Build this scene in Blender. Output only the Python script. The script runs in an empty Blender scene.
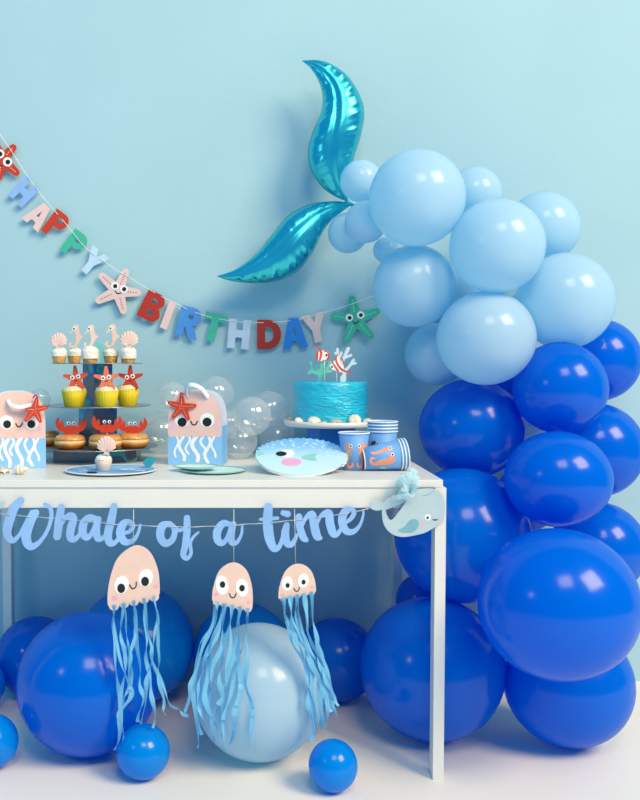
import bpy, bmesh, math, random
import numpy as np
from mathutils import Vector, Matrix

random.seed(7)
SC = bpy.context.scene
COL = SC.collection

# ------------------------------------------------------------------ camera, world, lights, exposure
FPX = 935.0; CX = 240.0; CY = 400.0
CAM = Vector((0.0, -2.96, 1.03)); TH = math.atan(40 / FPX)
cd = bpy.data.cameras.new('camera'); cam = bpy.data.objects.new('camera', cd); COL.objects.link(cam)
cam.location = CAM; cam.rotation_euler = (math.pi / 2 - TH, 0, 0)
cd.sensor_fit = 'HORIZONTAL'; cd.sensor_width = 36.0; cd.lens = FPX / 640 * 36.0; cd.shift_x = 0.125
cd.clip_start = 0.05
SC.camera = cam

w = bpy.data.worlds.new('world'); SC.world = w; w.use_nodes = True
WB = w.node_tree.nodes['Background']
WB.inputs['Color'].default_value = (0.0, 0.27, 0.54, 1); WB.inputs['Strength'].default_value = 1.3

def softbox(name, loc, target, size, power, color):
    l = bpy.data.lights.new(name, 'AREA'); l.shape = 'SQUARE'; l.size = size; l.energy = power; l.color = color
    o = bpy.data.objects.new(name, l); COL.objects.link(o); o.location = loc
    o.rotation_euler = (Vector(target) - Vector(loc)).to_track_quat('-Z', 'Y').to_euler()
    return o
softbox('key_softbox', (6.4, -6.2, 7.7), (-0.6, -0.3, 0.85), 4.2, 1270, (1.0, 0.765, 0.455))
softbox('added_front_fill', (0.5, -4.2, 4.4), (0.0, -0.3, 0.95), 1.5, 88, (1.0, 0.77, 0.48))  # added fill lamp without a visible source, brightens balloons, letters and tabletop
softbox('window_softbox', (-2.2, -2.7, 1.9), (-0.1, -0.3, 0.85), 0.34, 4.5, (1.0, 0.86, 0.66))

vs = SC.view_settings
vs.view_transform = 'Standard'; vs.look = 'None'; vs.gamma = 1.0; vs.exposure = -0.04; vs.use_curve_mapping = False

# ------------------------------------------------------------------ projection helpers
FW = Vector((0, math.cos(TH), -math.sin(TH))); UP = Vector((0, math.sin(TH), math.cos(TH))); RT = Vector((1, 0, 0))
def ray(px, py): return FW + RT * ((px - CX) / FPX) + UP * ((CY - py) / FPX)
def P(px, py, Y):
    r = ray(px, py); return CAM + r * ((Y - CAM.y) / r.y)
def onZ(px, py, z):
    r = ray(px, py); return CAM + r * ((z - CAM.z) / r.z)
def mpp(p): return (Vector(p) - CAM).dot(FW) / FPX          # metres per pixel at a point

class PlaneMap:
    def __init__(s, p0, n=(0, -1, 0)): s.p0 = Vector(p0); s.n = Vector(n).normalized()
    def __call__(s, px, py, off=0.0):
        r = ray(px, py); t = (s.p0 - CAM).dot(s.n) / r.dot(s.n)
        return CAM + r * t + s.n * off
class ConeMap:
    """surface of a cone: axis from a to b, radius ra to rb"""
    def __init__(s, a, b, ra, rb): s.a = Vector(a); s.b = Vector(b); s.ra = ra; s.rb = rb; s.u = (s.b - s.a).normalized(); s.L = (s.b - s.a).length
    def __call__(s, px, py, off=0.0):
        r = ray(px, py)
        # closest approach of ray and axis
        w0 = CAM - s.a; a_ = r.dot(r); b_ = r.dot(s.u); d_ = r.dot(w0); e_ = s.u.dot(w0)
        t1 = (b_ * e_ - d_) / (a_ - b_ * b_); t0 = t1 - 0.3
        for _ in range(26):
            tm = (t0 + t1) / 2; q = CAM + r * tm; k = (q - s.a).dot(s.u); dist = (q - s.a - s.u * k).length
            if dist > s.ra + (s.rb - s.ra) * k / s.L: t0 = tm
            else: t1 = tm
        q = CAM + r * t1; k = (q - s.a).dot(s.u); nn = (q - s.a - s.u * k).normalized()
        return q + nn * off

# ------------------------------------------------------------------ materials
def lin(c):
    return tuple(((v / 255) / 12.92 if v / 255 <= 0.04045 else ((v / 255 + 0.055) / 1.055) ** 2.4) for v in c) + (1.0,)
MATS = {}
def mat(name, rgb, rough=0.5, metal=0.0, noise=0.04, nscale=30.0, bump=0.0, bscale=80.0, coat=0.0, spec=0.5, sss=0.0):
    if name in MATS: return MATS[name]
    m = bpy.data.materials.new(name); m.use_nodes = True; nt = m.node_tree; b = nt.nodes['Principled BSDF']
    c = lin(rgb)
    tc = nt.nodes.new('ShaderNodeTexCoord'); nz = nt.nodes.new('ShaderNodeTexNoise'); nz.inputs['Scale'].default_value = nscale
    nz.inputs['Detail'].default_value = 4
    nt.links.new(tc.outputs['Object'], nz.inputs['Vector'])
    rp = nt.nodes.new('ShaderNodeValToRGB')
    rp.color_ramp.elements[0].position = 0.3; rp.color_ramp.elements[1].position = 0.7
    rp.color_ramp.elements[0].color = tuple(v * (1 - noise) for v in c[:3]) + (1,)
    rp.color_ramp.elements[1].color = tuple(min(1, v * (1 + noise)) for v in c[:3]) + (1,)
    nt.links.new(nz.outputs['Fac'], rp.inputs['Fac']); nt.links.new(rp.outputs['Color'], b.inputs['Base Color'])
    b.inputs['Roughness'].default_value = rough; b.inputs['Metallic'].default_value = metal
    b.inputs['Coat Weight'].default_value = coat; b.inputs['Coat Roughness'].default_value = 0.08
    b.inputs['Specular IOR Level'].default_value = spec
    if sss:
        b.inputs['Subsurface Weight'].default_value = sss; b.inputs['Subsurface Radius'].default_value = (0.01, 0.006, 0.004)
    if bump:
        n2 = nt.nodes.new('ShaderNodeTexNoise'); n2.inputs['Scale'].default_value = bscale; n2.inputs['Detail'].default_value = 5
        nt.links.new(tc.outputs['Object'], n2.inputs['Vector'])
        bp = nt.nodes.new('ShaderNodeBump'); bp.inputs['Strength'].default_value = bump; bp.inputs['Distance'].default_value = 0.01
        nt.links.new(n2.outputs['Fac'], bp.inputs['Height']); nt.links.new(bp.outputs['Normal'], b.inputs['Normal'])
    MATS[name] = m; return m

def latex(name, rgb, trgb, translucent, clear, rough=0.17):
    """thin rubber skin: glossy coloured surface, some light scattered through, a little seen through"""
    m = bpy.data.materials.new(name); m.use_nodes = True; nt = m.node_tree; b = nt.nodes['Principled BSDF']; out = nt.nodes['Material Output']
    c = lin(rgb); t = lin(trgb)
    tc = nt.nodes.new('ShaderNodeTexCoord'); nz = nt.nodes.new('ShaderNodeTexNoise'); nz.inputs['Scale'].default_value = 4.0
    nt.links.new(tc.outputs['Object'], nz.inputs['Vector'])
    rp = nt.nodes.new('ShaderNodeValToRGB'); rp.color_ramp.elements[0].position = .35; rp.color_ramp.elements[1].position = .65
    rp.color_ramp.elements[0].color = tuple(v * .96 for v in c[:3]) + (1,); rp.color_ramp.elements[1].color = c
    nt.links.new(nz.outputs['Fac'], rp.inputs['Fac']); nt.links.new(rp.outputs['Color'], b.inputs['Base Color'])
    b.inputs['Roughness'].default_value = rough; b.inputs['Specular IOR Level'].default_value = 0.44
    tl = nt.nodes.new('ShaderNodeBsdfTranslucent'); tl.inputs['Color'].default_value = t
    tr = nt.nodes.new('ShaderNodeBsdfTransparent'); tr.inputs['Color'].default_value = t
    m1 = nt.nodes.new('ShaderNodeMixShader'); m1.inputs[0].default_value = translucent
    m2 = nt.nodes.new('ShaderNodeMixShader'); m2.inputs[0].default_value = clear
    nt.links.new(b.outputs[0], m1.inputs[1]); nt.links.new(tl.outputs[0], m1.inputs[2])
    nt.links.new(m1.outputs[0], m2.inputs[1]); nt.links.new(tr.outputs[0], m2.inputs[2])
    nt.links.new(m2.outputs[0], out.inputs['Surface'])
    return m

def film(name, rgb, base, rim, rough=0.08):
    """clear film: see-through face-on, milky and shiny at grazing angles"""
    m = bpy.data.materials.new(name); m.use_nodes = True; nt = m.node_tree; b = nt.nodes['Principled BSDF']; out = nt.nodes['Material Output']
    b.inputs['Base Color'].default_value = lin(rgb); b.inputs['Roughness'].default_value = rough
    b.inputs['Coat Weight'].default_value = 0.6
    tr = nt.nodes.new('ShaderNodeBsdfTransparent'); tr.inputs['Color'].default_value = (0.97, 0.99, 1, 1)
    gl = nt.nodes.new('ShaderNodeBsdfGlossy'); gl.inputs['Roughness'].default_value = 0.12
    lw = nt.nodes.new('ShaderNodeLayerWeight'); lw.inputs['Blend'].default_value = 0.5
    pw = nt.nodes.new('ShaderNodeMath'); pw.operation = 'POWER'; pw.inputs[1].default_value = 2.6; nt.links.new(lw.outputs['Facing'], pw.inputs[0])
    mr = nt.nodes.new('ShaderNodeMapRange'); mr.inputs['From Min'].default_value = 0.0; mr.inputs['From Max'].default_value = 1.0
    mr.inputs['To Min'].default_value = base; mr.inputs['To Max'].default_value = rim
    nt.links.new(pw.outputs[0], mr.inputs['Value'])
    mx = nt.nodes.new('ShaderNodeMixShader'); nt.links.new(mr.outputs[0], mx.inputs[0])
    nt.links.new(tr.outputs[0], mx.inputs[1]); nt.links.new(b.outputs[0], mx.inputs[2])
    m3 = nt.nodes.new('ShaderNodeMixShader'); m3.inputs[0].default_value = 0.10
    nt.links.new(mx.outputs[0], m3.inputs[1]); nt.links.new(gl.outputs[0], m3.inputs[2])
    nt.links.new(m3.outputs[0], out.inputs['Surface'])
    return m

WALL = mat('wall_paint', (168, 206, 218), rough=0.75, noise=0.025, nscale=2.2, bump=0.05, bscale=60, spec=0.25)
FLOOR = mat('floor_paint', (238, 235, 228), rough=0.55, noise=0.02, nscale=3, bump=0.02, bscale=40, spec=0.3)
WHITE = mat('white_lacquer', (232, 230, 225), rough=0.35, noise=0.01)
LIGHTB = latex('pale_blue_latex', (214, 242, 255), (185, 235, 255), 0.42, 0.10)
ROYAL = latex('royal_blue_latex', (0, 120, 234), (0, 140, 255), 0.34, 0.08)
AZURE = latex('azure_latex', (0, 156, 244), (0, 165, 255), 0.34, 0.06)
CLEAR = film('clear_film', (250, 252, 255), 0.17, 0.62)
CARD_RED = mat('card_red', (200, 54, 24), 0.6)
CARD_RED2 = mat('card_deep_red', (186, 40, 16), 0.6)
CARD_PINK = mat('card_pink', (236, 203, 200), 0.6)
CARD_SKIN = mat('card_peach', (241, 205, 190), 0.6)
CARD_PERI = mat('card_periwinkle', (142, 184, 238), 0.55)
CARD_SKY = mat('card_pale_sky', (192, 222, 244), 0.6)
CARD_BLUE = mat('card_blue', (72, 146, 222), 0.6)
CARD_BLUE2 = mat('card_bright_blue', (30, 132, 220), 0.6)
CARD_TEAL = mat('card_teal', (56, 186, 156), 0.6)
CARD_LAV = mat('card_grey_lavender', (196, 214, 236), 0.6)
SCRIPT = mat('script_periwinkle', (146, 188, 240), 0.45, nscale=14, noise=0.10)
CARD_WHALE = mat('card_grey_blue', (184, 204, 212), 0.6)
CARD_FIN = mat('card_fin_blue', (122, 176, 192), 0.6)
EYEW = mat('eye_white', (250, 250, 250), 0.5)
INK = mat('black_ink', (18, 18, 20), 0.5)
CHEEK = mat('cheek_pink', (240, 176, 196), 0.6)
LILAC = mat('cheek_lilac', (232, 196, 224), 0.6)
CREAM = mat('cream_dots', (250, 214, 190), 0.6)
MAROON = mat('maroon_dots', (150, 62, 60), 0.6)
TEALDOT = mat('pale_teal_dots', (160, 230, 210), 0.6)
STRING = mat('white_cord', (238, 240, 242), 0.6)
SILVER = mat('silver_cord', (200, 205, 208), 0.35, metal=0.4)
STREAM = latex('blue_tissue', (148, 222, 248), (140, 220, 255), 0.34, 0.10, rough=0.35)
FOIL = mat('teal_foil', (60, 196, 210), rough=0.26, metal=0.9, noise=0.03, nscale=8)
BAGBLUE = mat('bag_blue_paper', (140, 200, 246), 0.6)
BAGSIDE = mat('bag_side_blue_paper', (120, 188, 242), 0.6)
BAGWHITE = mat('bag_white_paper', (236, 240, 250), 0.6)
BAGPINK = mat('bag_pink_paper', (244, 200, 190), 0.6)
STARRED = mat('star_red_felt', (206, 56, 18), 0.55, noise=0.08)
GOLDBUN = mat('golden_dough', (188, 112, 38), 0.45, noise=0.25, nscale=60, bump=0.2)
BUNMID = mat('pale_dough', (240, 206, 142), 0.6, noise=0.12, nscale=70)
GLAZE = mat('sugar_glaze', (214, 154, 86), 0.25, noise=0.22, nscale=90, coat=0.4)
SPONGE = mat('sponge_tan', (228, 170, 96), 0.7, noise=0.2, nscale=140, bump=0.3, bscale=200)
FROST = mat('white_frosting', (246, 240, 226), 0.6, noise=0.05, nscale=120, bump=0.5, bscale=160)
FROSTY = mat('cream_frosting', (244, 232, 186), 0.6, noise=0.08, nscale=120, bump=0.5, bscale=160)
YELLOW = mat('yellow_case', (226, 200, 26), 0.6, noise=0.05)
PAPERCASE = mat('glassine_case', (226, 206, 190), 0.5)
CORAL_O = mat('star_orange_card', (222, 84, 48), 0.6)
CORAL_P = mat('star_coral_card', (236, 122, 90), 0.6)
CRABRED = mat('crab_red_card', (212, 58, 20), 0.6)
SHELLP = mat('shell_peach_card', (242, 206, 194), 0.6, noise=0.05)
SEAHP = mat('seahorse_peach_card', (244, 206, 192), 0.6)
AQUA = mat('aqua_card', (130, 214, 214), 0.6)
STICK = mat('wood_pick', (222, 214, 200), 0.6)
CUPBLUE = mat('cup_blue_paper', (108, 170, 232), 0.5)
CUPDEEP = mat('cup_blue_paper_deep', (58, 124, 206), 0.5)
CUPWHITE = mat('cup_white_paper', (246, 246, 246), 0.45)
CUPPEACH = mat('cup_peach_print', (240, 158, 130), 0.6)
CUPBROWN = mat('cup_brown_print', (120, 62, 74), 0.6)
MINT = mat('mint_print', (140, 212, 204), 0.6)
MINTG = mat('sage_print', (150, 208, 200), 0.6)
PLATEM = mat('pale_mint_plate', (208, 236, 234), 0.5, noise=0.06, nscale=60)
PLATEW = mat('white_plate_card', (244, 244, 240), 0.5)
PLATESPOT = mat('plate_spot_white', (214, 234, 250), 0.6)
SHELLC = mat('cream_shell', (240, 228, 208), 0.5, noise=0.12, nscale=70)
SHELLT = mat('tan_shell', (222, 190, 158), 0.5, noise=0.2, nscale=70)
PEDESTAL = mat('blue_pedestal', (20, 112, 206), 0.4)
CORALW = mat('white_coral_card', (224, 238, 240), 0.6)
CORALM = mat('mint_coral_card', (110, 212, 190), 0.6)
FISHRED = mat('fish_red_card', (216, 70, 48), 0.6)
FISHW = mat('fish_white_card', (244, 236, 230), 0.6)

def tulle_mat():
    return latex('aqua_tulle', (236, 250, 252), (225, 248, 252), 0.35, 0.40, rough=0.7)
TULLE = tulle_mat()

def icing_mat():
    m = mat('blue_icing', (40, 198, 226), rough=0.3, noise=0.10, nscale=18, coat=0.3)
    nt = m.node_tree; b = nt.nodes['Principled BSDF']
    tc = nt.nodes.new('ShaderNodeTexCoord'); mp = nt.nodes.new('ShaderNodeMapping'); mp.inputs['Scale'].default_value = (14, 14, 42)
    nz = nt.nodes.new('ShaderNodeTexNoise'); nz.inputs['Scale'].default_value = 1.6; nz.inputs['Detail'].default_value = 3; nz.inputs['Distortion'].default_value = 1.4
    bp = nt.nodes.new('ShaderNodeBump'); bp.inputs['Strength'].default_value = 0.9; bp.inputs['Distance'].default_value = 0.008
    nt.links.new(tc.outputs['Object'], mp.inputs[0]); nt.links.new(mp.outputs[0], nz.inputs['Vector'])
    nt.links.new(nz.outputs['Fac'], bp.inputs['Height']); nt.links.new(bp.outputs['Normal'], b.inputs['Normal'])
    return m
ICING = icing_mat()

def holo_mat():
    m = bpy.data.materials.new('holographic_card'); m.use_nodes = True; nt = m.node_tree; b = nt.nodes['Principled BSDF']
    tc = nt.nodes.new('ShaderNodeTexCoord'); nz = nt.nodes.new('ShaderNodeTexNoise'); nz.inputs['Scale'].default_value = 13.0; nz.inputs['Detail'].default_value = 1
    rp = nt.nodes.new('ShaderNodeValToRGB'); cr = rp.color_ramp
    cr.elements[0].position = .3; cr.elements[0].color = lin((128, 120, 126)); cr.elements[1].position = .72; cr.elements[1].color = lin((96, 90, 108))
    for pos, c in ((.5, (124, 122, 132)), (.57, (60, 110, 170)), (.61, (60, 180, 200)), (.64, (90, 180, 150)), (.67, (110, 106, 120))):
        e = cr.elements.new(pos); e.color = lin(c)
    nt.links.new(tc.outputs['Object'], nz.inputs['Vector']); nt.links.new(nz.outputs['Fac'], rp.inputs['Fac'])
    nt.links.new(rp.outputs['Color'], b.inputs['Base Color'])
    b.inputs['Metallic'].default_value = 0.45; b.inputs['Roughness'].default_value = 0.28
    return m
HOLO = holo_mat()
TIERM = mat('silver_tier_card', (150, 156, 162), rough=0.3, metal=0.7)

def ramp_mat(name, axis, lo, hi, stops, rough=0.5):
    """printed colour blend along one object axis, from lo to hi metres"""
    m = bpy.data.materials.new(name); m.use_nodes = True; nt = m.node_tree; b = nt.nodes['Principled BSDF']
    tc = nt.nodes.new('ShaderNodeTexCoord'); sp = nt.nodes.new('ShaderNodeSeparateXYZ'); mr = nt.nodes.new('ShaderNodeMapRange')
    mr.inputs['From Min'].default_value = lo; mr.inputs['From Max'].default_value = hi
    nz = nt.nodes.new('ShaderNodeTexNoise'); nz.inputs['Scale'].default_value = 45
    ad = nt.nodes.new('ShaderNodeMath'); ad.operation = 'MULTIPLY_ADD'; ad.inputs[1].default_value = 0.16
    rp = nt.nodes.new('ShaderNodeValToRGB'); cr = rp.color_ramp
    cr.elements[0].position = stops[0][0]; cr.elements[0].color = lin(stops[0][1]); cr.elements[1].position = stops[-1][0]; cr.elements[1].color = lin(stops[-1][1])
    for pos, c in stops[1:-1]:
        e = cr.elements.new(pos); e.color = lin(c)
    nt.links.new(tc.outputs['Object'], sp.inputs[0]); nt.links.new(sp.outputs[axis], mr.inputs['Value'])
    nt.links.new(tc.outputs['Object'], nz.inputs['Vector'])
    nt.links.new(nz.outputs['Fac'], ad.inputs[0]); nt.links.new(mr.outputs[0], ad.inputs[2]); nt.links.new(ad.outputs[0], rp.inputs['Fac'])
    nt.links.new(rp.outputs['Color'], b.inputs['Base Color']); b.inputs['Roughness'].default_value = rough
    return m

# ------------------------------------------------------------------ object helpers
WLOC = {}
def wl(o): return WLOC.get(o.name, Vector((0, 0, 0))) if o else Vector((0, 0, 0))
def tag(o, label=None, cat=None, group=None, kind=None):
    if label: o['label'] = label
    if cat: o['category'] = cat
    if group: o['group'] = group
    if kind: o['kind'] = kind
    return o
def thing(name, loc, label, cat, group=None):
    o = bpy.data.objects.new(name, None); COL.objects.link(o); o.location = loc; o.empty_display_size = 0.05
    WLOC[o.name] = Vector(loc); return tag(o, label, cat, group)
def link(name, bm, m, parent=None, smooth=True, label=None, origin=None, recalc=True):
    """bm holds world coordinates; becomes one mesh object whose origin is its parent's or its own base point"""
    if recalc: bmesh.ops.recalc_face_normals(bm, faces=bm.faces[:])
    if parent is not None: base = wl(parent)
    elif origin is not None: base = Vector(origin)
    else:
        xs = [v.co.x for v in bm.verts]; ys = [v.co.y for v in bm.verts]; zs = [v.co.z for v in bm.verts]
        base = Vector(((min(xs) + max(xs)) / 2, (min(ys) + max(ys)) / 2, min(zs)))
    bmesh.ops.translate(bm, verts=bm.verts[:], vec=-base)
    me = bpy.data.meshes.new(name); bm.to_mesh(me); bm.free()
    ms = m if isinstance(m, (list, tuple)) else [m]
    for x in ms: me.materials.append(x)
    if smooth:
        for p in me.polygons: p.use_smooth = True
    o = bpy.data.objects.new(name, me); COL.objects.link(o)
    if parent is not None:
        o.parent = parent; WLOC[o.name] = base.copy()
    else:
        o.location = base; WLOC[o.name] = base.copy()
    if label: o['label'] = label
    return o

def box(bm, a, b, bev=0.0, rot=None, piv=None):
    a = Vector(a); b = Vector(b); c = (a + b) / 2; s = b - a
    r = bmesh.ops.create_cube(bm, size=1.0); vsx = r['verts']
    for v in vsx: v.co = Vector((v.co.x * s.x, v.co.y * s.y, v.co.z * s.z)) + c
    if bev:
        es = list({e for v in vsx for e in v.link_edges})
        g = bmesh.ops.bevel(bm, geom=es, offset=bev, segments=2, affect='EDGES', profile=0.6)
        vsx = list({v for f in g['faces'] for v in f.verts} | {v for v in vsx if v.is_valid})
    if rot is not None:
        M = Matrix.Rotation(rot, 4, 'Z'); p = Vector(piv or c)
        for v in vsx: v.co = M @ (v.co - p) + p
    return bm
def tube(bm, pts, r, seg=6, cap=True):
    pts = [Vector(p) for p in pts]; rs = r if isinstance(r, (list, tuple)) else [r] * len(pts)
    rings = []; prev = None
    for i, p in enumerate(pts):
        t = (pts[min(i + 1, len(pts) - 1)] - pts[max(i - 1, 0)]).normalized()
        if prev is None: a = t.orthogonal().normalized()
        else: a = (prev - t * prev.dot(t)).normalized()
        prev = a; b = t.cross(a)
        rings.append([bm.verts.new(p + (a * math.cos(2 * math.pi * k / seg) + b * math.sin(2 * math.pi * k / seg)) * rs[i]) for k in range(seg)])
    for A, B in zip(rings, rings[1:]):
        for k in range(seg): bm.faces.new((A[k], A[(k + 1) % seg], B[(k + 1) % seg], B[k]))
    if cap: bm.faces.new(rings[0]); bm.faces.new(rings[-1])
def lathe(bm, prof, seg=32, M=None, mod=None, close=False):
    """prof: (r, z) rows; M places it; mod(phi, i) scales r"""
    rings = []
    for i, (r, z) in enumerate(prof):
        if r < 1e-6:
            rings.append([bm.verts.new((0, 0, z))])
        else:
            rings.append([bm.verts.new((r * math.cos(2 * math.pi * k / seg) * (mod(2 * math.pi * k / seg, i) if mod else 1),
                                        r * math.sin(2 * math.pi * k / seg) * (mod(2 * math.pi * k / seg, i) if mod else 1), z)) for k in range(seg)])
    rr = list(zip(rings, rings[1:]))
    if close: rr.append((rings[-1], rings[0]))
    for A, B in rr:
        if len(A) == 1 and len(B) == 1: continue
        for k in range(seg):
            if len(A) == 1: bm.faces.new((A[0], B[k], B[(k + 1) % seg]))
            elif len(B) == 1: bm.faces.new((A[k], A[(k + 1) % seg], B[0]))
            else: bm.faces.new((A[k], A[(k + 1) % seg], B[(k + 1) % seg], B[k]))
    if M is not None:
        for R in rings:
            for v in R: v.co = M @ v.co
def T(x, y=None, z=None):
    return Matrix.Translation(x if y is None else (x, y, z))

# ------------------------------------------------------------------ cut-outs: union of strokes, polygons, ellipses -> outlined flat card
def catmull(pts, n=6, closed=False):
    P_ = [np.array(p, float) for p in pts]; N = len(P_); out = []
    rng = range(N) if closed else range(N - 1)
    for i in rng:
        if closed: a, b, c, d = P_[(i - 1) % N], P_[i], P_[(i + 1) % N], P_[(i + 2) % N]
        else: a, b, c, d = P_[max(i - 1, 0)], P_[i], P_[i + 1], P_[min(i + 2, N - 1)]
        for k in range(n):
            t = k / n
            out.append(0.5 * ((2 * b) + (c - a) * t + (2 * a - 5 * b + 4 * c - d) * t * t + (3 * b - a - 3 * c + d) * t ** 3))
    if not closed: out.append(P_[-1])
    return out
def S(pts, smooth=True, op='+'):                     # stroke: (x, y, r) rows
    return (op, 'S', catmull(pts, 5) if smooth and len(pts) > 2 else [np.array(p, float) for p in pts])
def G(pts, smooth=False, op='+'):                    # polygon
    return (op, 'G', catmull(pts, 5, True) if smooth else [np.array(p, float) for p in pts])
def E(cx, cy, rx, ry=None, rot=0.0, op='+'):
    ry = rx if ry is None else ry; a = math.radians(rot)
    pts = [(cx + rx * math.cos(t) * math.cos(a) - ry * math.sin(t) * math.sin(a), cy + rx * math.cos(t) * math.sin(a) + ry * math.sin(t) * math.cos(a))
           for t in np.linspace(0, 2 * math.pi, 28, endpoint=False)]
    return (op, 'G', [np.array(p) for p in pts])
def sdf(prims, X, Y):
    D = np.full(X.shape, 1e9)
    for op, kind, pts in prims:
        if kind == 'S':
            d = np.full(X.shape, 1e9)
            if len(pts) == 1: d = np.hypot(X - pts[0][0], Y - pts[0][1]) - pts[0][2]
            for a, b in zip(pts, pts[1:]):
                ex, ey = b[0] - a[0], b[1] - a[1]; L = ex * ex + ey * ey + 1e-12
                t = np.clip(((X - a[0]) * ex + (Y - a[1]) * ey) / L, 0, 1)
                d = np.minimum(d, np.hypot(X - a[0] - t * ex, Y - a[1] - t * ey) - (a[2] + (b[2] - a[2]) * t))
        else:
            d = np.full(X.shape, 1e9); inside = np.zeros(X.shape, bool); n = len(pts)
            for i in range(n):
                a, b = pts[i], pts[(i + 1) % n]
                ex, ey = b[0] - a[0], b[1] - a[1]; L = ex * ex + ey * ey + 1e-12
                t = np.clip(((X - a[0]) * ex + (Y - a[1]) * ey) / L, 0, 1)
                d = np.minimum(d, np.hypot(X - a[0] - t * ex, Y - a[1] - t * ey))
                if abs(ey) > 1e-12:
                    c = ((a[1] > Y) != (b[1] > Y)) & (X < ex * (Y - a[1]) / ey + a[0]); inside ^= c
            d = np.where(inside, -d, d)
        D = np.minimum(D, d) if op == '+' else np.maximum(D, -d)
    return D
def contours(prims, step=None):
    xs = []; ys = []
    for op, kind, pts in prims:
        if op != '+': continue
        for p in pts:
            r = p[2] if kind == 'S' else 0
            xs += [p[0] - r, p[0] + r]; ys += [p[1] - r, p[1] + r]
    x0, x1, y0, y1 = min(xs), max(xs), min(ys), max(ys)
    if step is None: step = max(0.12, min(0.45, max(x1 - x0, y1 - y0) / 44))
    gx = np.arange(x0 - 2 * step, x1 + 3 * step, step); gy = np.arange(y0 - 2 * step, y1 + 3 * step, step)
    X, Y = np.meshgrid(gx, gy); D = sdf(prims, X, Y); D = np.where(np.abs(D) < 1e-7, 1e-7, D)
    ins = D < 0; nxt = {}; pos = {}
    def ip(i, j, k):      # edge point; k 0: along x from (i,j), 1: along y
        key = (i, j, k)
        if key not in pos:
            a = D[j, i]
            b = D[j, i + 1] if k == 0 else D[j + 1, i]; t = a / (a - b)
            pos[key] = (gx[i] + (t * step if k == 0 else 0), gy[j] + (t * step if k == 1 else 0))
        return key
    code = ins[:-1, :-1] * 1 + ins[:-1, 1:] * 2 + ins[1:, 1:] * 4 + ins[1:, :-1] * 8
    js, is_ = np.nonzero((code > 0) & (code < 15))
    TB = {1: ['LB'], 2: ['BR'], 3: ['LR'], 4: ['RT'], 5: ['LB', 'RT'], 6: ['BT'], 7: ['LT'], 8: ['TL'], 9: ['TB'], 10: ['BR', 'TL'], 11: ['TR'], 12: ['RL'], 13: ['RB'], 14: ['BL']}
    adj = {}
    for j, i in zip(js, is_):
        e = {'B': (i, j, 0), 'T': (i, j + 1, 0), 'L': (i, j, 1), 'R': (i + 1, j, 1)}
        for s in TB[int(code[j, i])]:
            a = ip(*e[s[0]]); b = ip(*e[s[1]]); adj.setdefault(a, []).append(b); adj.setdefault(b, []).append(a)
    seen = set(); loops = []
    for st in adj:
        if st in seen: continue
        lp = [st]; seen.add(st); cur = st
        while True:
            nx = [q for q in adj[cur] if q not in seen]
            if not nx: break
            cur = nx[0]; seen.add(cur); lp.append(cur)
        if len(lp) > 5: loops.append(simplify([pos[k] for k in lp], step * 0.12))
    return loops
def simplify(pts, tol):
    n = len(pts); A = np.array(pts); keep = np.zeros(n, bool); h = n // 2; keep[0] = keep[h] = True
    st = [(0, h), (h, n)]
    while st:
        a, b = st.pop()
        if b - a < 2: continue
        p, q = A[a], A[b % n]; e = q - p; L = math.hypot(*e) + 1e-12
        d = np.abs((A[a + 1:b, 0] - p[0]) * e[1] - (A[a + 1:b, 1] - p[1]) * e[0]) / L; k = int(d.argmax())
        if d[k] > tol: keep[a + 1 + k] = True; st += [(a, a + 1 + k), (a + 1 + k, b)]
    return [tuple(A[i]) for i in range(n) if keep[i]]
def cut(name, prims, mp, parent, m, z0=0.0, z1=0.0012, label=None, step=None):
    """flat card cut to the union of prims (pixel units), between offsets z0 and z1 from the mapped surface"""
    cu = bpy.data.curves.new('outline', 'CURVE'); cu.dimensions = '2D'; cu.fill_mode = 'BOTH'; cu.extrude = 1.0
    for lp in contours(prims, step):
        if len(lp) < 3: continue
        sp = cu.splines.new('POLY'); sp.points.add(len(lp) - 1); sp.use_cyclic_u = True
        for p, q in zip(sp.points, lp): p.co = (q[0], q[1], 0, 1)
    ob = bpy.data.objects.new('outline', cu); COL.objects.link(ob)
    dg = bpy.context.evaluated_depsgraph_get(); me = bpy.data.meshes.new_from_object(ob.evaluated_get(dg))
    bpy.data.objects.remove(ob); bpy.data.curves.remove(cu)
    bm = bmesh.new(); bm.from_mesh(me); bpy.data.meshes.remove(me)
    bmesh.ops.remove_doubles(bm, verts=bm.verts[:], dist=1e-4)
    if isinstance(mp, ConeMap):                 # follow the curved wall closely
        bmesh.ops.triangulate(bm, faces=bm.faces[:])
        for _ in range(6):
            es = [e for e in bm.edges if abs(e.verts[0].co.z - e.verts[1].co.z) < .5 and e.calc_length() > 1.6]
            if not es: break
            bmesh.ops.subdivide_edges(bm, edges=es, cuts=1); bmesh.ops.triangulate(bm, faces=[f for f in bm.faces if len(f.verts) > 3])
    for v in bm.verts: v.co = mp(v.co.x, v.co.y, z1 if v.co.z > 0 else z0)
    return link(name, bm, m, parent, smooth=False, label=label)
def dots(name, pts, r, mp, parent, m, z0, z1, seg=8):
    bm = bmesh.new()
    for (x, y) in pts:
        lo = [bm.verts.new(mp(x + r * math.cos(2 * math.pi * k / seg), y + r * math.sin(2 * math.pi * k / seg), z0)) for k in range(seg)]
        hi = [bm.verts.new(mp(x + r * math.cos(2 * math.pi * k / seg), y + r * math.sin(2 * math.pi * k / seg), z1)) for k in range(seg)]
        bm.faces.new(hi); bm.faces.new(lo[::-1])
        for k in range(seg): bm.faces.new((lo[k], lo[(k + 1) % seg], hi[(k + 1) % seg], hi[k]))
    return link(name, bm, m, parent, smooth=False)

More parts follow.
